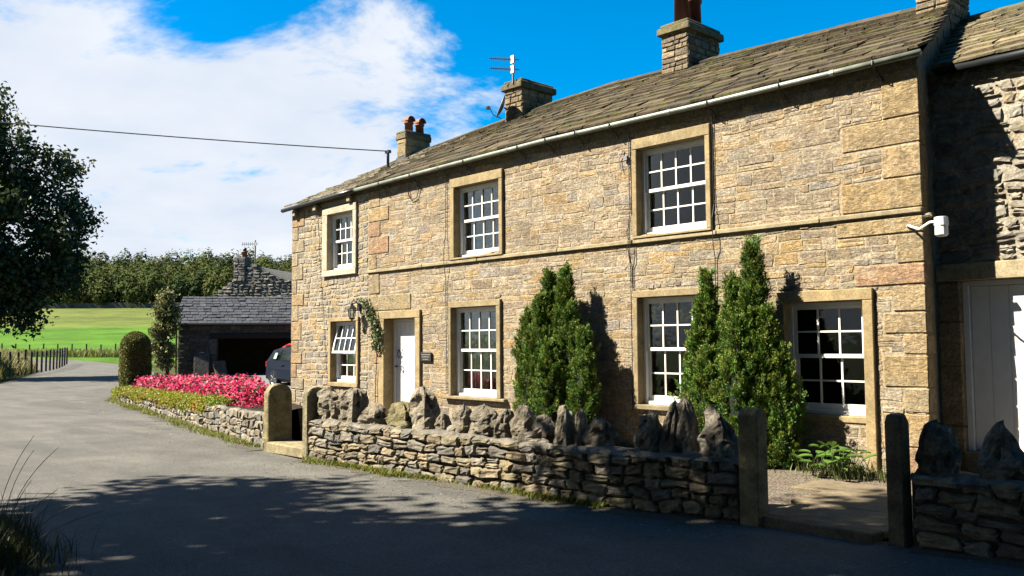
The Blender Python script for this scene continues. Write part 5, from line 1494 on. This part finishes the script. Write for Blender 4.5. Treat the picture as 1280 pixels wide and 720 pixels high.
# leafy plant under the right-hand window
t = thing('leafy_plant', (-.75, -.75, .03), 'small bright green broad leaved plant below the right hand window', 'plant')
for i in range(34):
    a = rng.uniform(0, 2 * math.pi); ln = rng.uniform(.10, .20); hz = rng.uniform(.06, .32); base = Vector((-.82 + rng.gauss(0, .16), -.75 + rng.gauss(0, .1), .03))
    d = Vector((math.cos(a), math.sin(a), rng.uniform(.2, .9))); s = Vector((-d.y, d.x, 0)); tip0 = base + d * .1 + Vector((0, 0, hz))
    b = B(); b.tube([base, base + d * .03 + Vector((0, 0, hz * .6)), tip0], .004, 4, (.08, .14, .03))
    V = []
    K = 7
    for k in range(K):
        q = k / (K - 1); wd = ln * .42 * math.sin(math.pi * min(1, q * .9 + .08)) ; c0 = tip0 + d * ln * q + Vector((0, 0, -.35 * ln * q * q))
        V += [c0 - s * wd + Vector((0, 0, .02)), c0, c0 + s * wd + Vector((0, 0, .02))]
    b.add(V, [(3 * k + j, 3 * k + 3 + j, 3 * k + 4 + j, 3 * k + 1 + j) for k in range(K - 1) for j in (0, 1)], pal([(.10, .22, .03), (.13, .26, .04)], .25))
    b.build('leaf', M_LEAF, t, True)
P = []
for _ in range(700): P.append((-.72 + nr.normal() * .38, -.5 + nr.normal() * .2, .03))
P = np.array(P); n = len(P)
blades(P, nr.uniform(.05, .2, n), nr.uniform(.008, .02, n), np.array([[.13, .16, .04]]) * nr.uniform(.5, 1.4, (n, 1)), 'border_weeds', 'low weeds along the wall foot by the flagstone path', 'weeds', .6)

# climbing rose by the front door
t = thing('climbing_rose', (-11.5, -.1, 0), 'thin climbing rose on the wall left of the front door', 'climbing plant')
stem = [(-11.47, -.08, 0), (-11.5, -.06, .8), (-11.44, -.07, 1.4), (-11.38, -.12, 1.7), (-11.5, -.1, 2.1), (-11.68, -.08, 2.4), (-11.85, -.08, 2.58), (-12.02, -.1, 2.6)]
b = B(); b.tube(stem, .008, 5); b.tube([stem[3], (-11.25, -.12, 1.85), (-11.2, -.14, 2.1)], .006, 5); b.build('stem', M_BARK, t)
n = 600; k = nr.random(n); S_ = np.array(stem)
seg = np.array([1.55, 1.7, 1.9, 2.1, 2.4, 2.58, 2.62]); xs_ = np.array([-11.4, -11.36, -11.38, -11.5, -11.68, -11.85, -12.0])
zz = np.where(nr.random(n) < .75, nr.uniform(1.55, 2.3, n), nr.uniform(2.2, 2.65, n))
P = np.stack([np.interp(zz, seg, xs_) + nr.normal(size=n) * .09, -.12 + nr.normal(size=n) * .04, zz + nr.normal(size=n) * .03], 1)
Ls = nr.uniform(.04, .085, n)
leaves(P, rand_dirs(n), Ls, Ls * .7, np.array([[.075, .12, .03]]) * nr.uniform(.5, 1.5, (n, 1)), 'foliage', M_LEAF, t, kind='stuff')

# ------------------------------------------------------------------ far fences, field wall, wood
def fence(pts, n, h, label, rails=True, rj=.0):
    L = Poly(pts, 6); c = L(L.L / 2)
    t = thing('post_fence', (c[0], c[1], terr(*c)), label, 'fence')
    for i in range(n):
        x, y = L(L.L * i / (n - 1)); z = terr(x, y) + rj
        b = B(); b.block(x - .06, x + .06, y - .06, y + .06, z - .3, z + h * rng.uniform(.93, 1.07), .01, X=None); b.build('post', M_TIMBER, t)
    for k in (.35, .65, .9):
        b = B(); b.tube([(*L(L.L * i / 30), terr(*L(L.L * i / 30)) + h * k + rj) for i in range(31)], .012, 4); b.build('wire', M_GREYMET, t)
a = lambda la, de: cf(la, de).xy[:]
fence([a(-27.2, 46), a(-28.6, 51), a(-31, 58), a(-34, 66), a(-37.2, 74)], 16, 1.15, 'timber post fence on the left verge beside the road', rj=.3)
fence([a(-60, 90), a(-48, 88), a(-36, 86.5), a(-24, 85.5), a(-10, 85)], 34, 1.05, 'far row of fence posts along the edge of the green field')
P = []
for _ in range(7000):
    la = nr.uniform(-62, -20); de = np.interp(la, [-60, -24], [88.5, 84.2]) + nr.uniform(-2.5, 1.2); q = cf(la, de); P.append((q.x, q.y, terr(q.x, q.y)))
P = np.array(P); n = len(P)
C = np.array([[.15, .21, .03]]) * nr.uniform(.6, 1.4, (n, 1)); dry = nr.random(n) < .3; C[dry] = np.array([.30, .26, .09]) * nr.uniform(.7, 1.2, (dry.sum(), 1))
blades(P, nr.uniform(.3, .75, n), nr.uniform(.06, .14, n), C, 'field_margin', 'tall yellowing grass along the far fence', 'grass', .4)
# dry stone wall between the field and the wood
fw_ = thing('field_wall', cf(-80, 252, T(252)), 'long grey dry stone wall between the hill field and the wood', 'wall')
b = B()
prev = None
for i in range(60):
    la = -190 + i * 5; q0, q1 = cf(la, 252), cf(la + 5, 252); h = 1.5 + .15 * h2(i, 1, 3)
    z0, z1 = terr(q0.x, q0.y), terr(q1.x, q1.y)
    d = Vector((FX.x, FX.y, 0)) * .5
    b.add([q0 + Vector((0, 0, z0 - .5)), q1 + Vector((0, 0, z1 - .5)), q1 + Vector((0, 0, z1 + 1.5 + .15 * h2(i + 1, 1, 3))), q0 + Vector((0, 0, z0 + h)), q0 + d + Vector((0, 0, z0 + h)), q1 + d + Vector((0, 0, z1 + 1.5 + .15 * h2(i + 1, 1, 3)))], [(0, 1, 2, 3), (3, 2, 5, 4)], (.2, .2, .19))
b.build('wall_run', M_GREYST, fw_)
# wooded hillside
Ps, Cs, Ds = [], [], []
r8 = np.random.default_rng(8)
for row, (de, hh) in enumerate(((256, 9.0), (262, 9.5), (270, 9), (279, 9.5), (289, 9), (300, 9.5), (312, 9.5), (325, 10))):
    la = -220
    while la < 60:
        w = r8.uniform(3.2, 6.5)
        H = hh * r8.uniform(.78, 1.12); dd = de + r8.uniform(-4, 4); q = cf(la, dd); z = terr(q.x, q.y)
        n = 420
        d = rand_dirs(n); d[:, 2] = d[:, 2] * .95 + .1
        lum = 1 + .25 * np.sin(d[:, 0] * 5 + la) * np.cos(d[:, 2] * 6 + de) + .12 * np.sin(d[:, 1] * 9 + la)
        P = np.array([[q.x, q.y, z + H * .42]]) + d * np.array([[w * .68, w * .68, H * .55]]) * lum[:, None] * r8.uniform(.75, 1.03, (n, 1))
        k = r8.uniform(.7, 1.25); hue = r8.random()
        col = np.array([.075, .10, .03]) if hue < .5 else np.array([.10, .115, .036]) if hue < .8 else np.array([.055, .085, .034])
        Ds.append(d); Ps.append(P); Cs.append(col * k * r8.uniform(.7, 1.3, (n, 1)))
        la += w * r8.uniform(.6, .95)
P, C = np.concatenate(Ps), np.concatenate(Cs); n = len(P)
Ls = nr.uniform(.5, 1.15, n)
D_ = np.concatenate(Ds)
tag(leaves(P, np.cross(D_, rand_dirs(n)), Ls, Ls * .8, C, 'hillside_wood', M_WOOD, T=D_ + nr.normal(size=(n, 3)) * .3), 'dense green wood covering the hill beyond the fields', 'wood', kind='stuff')
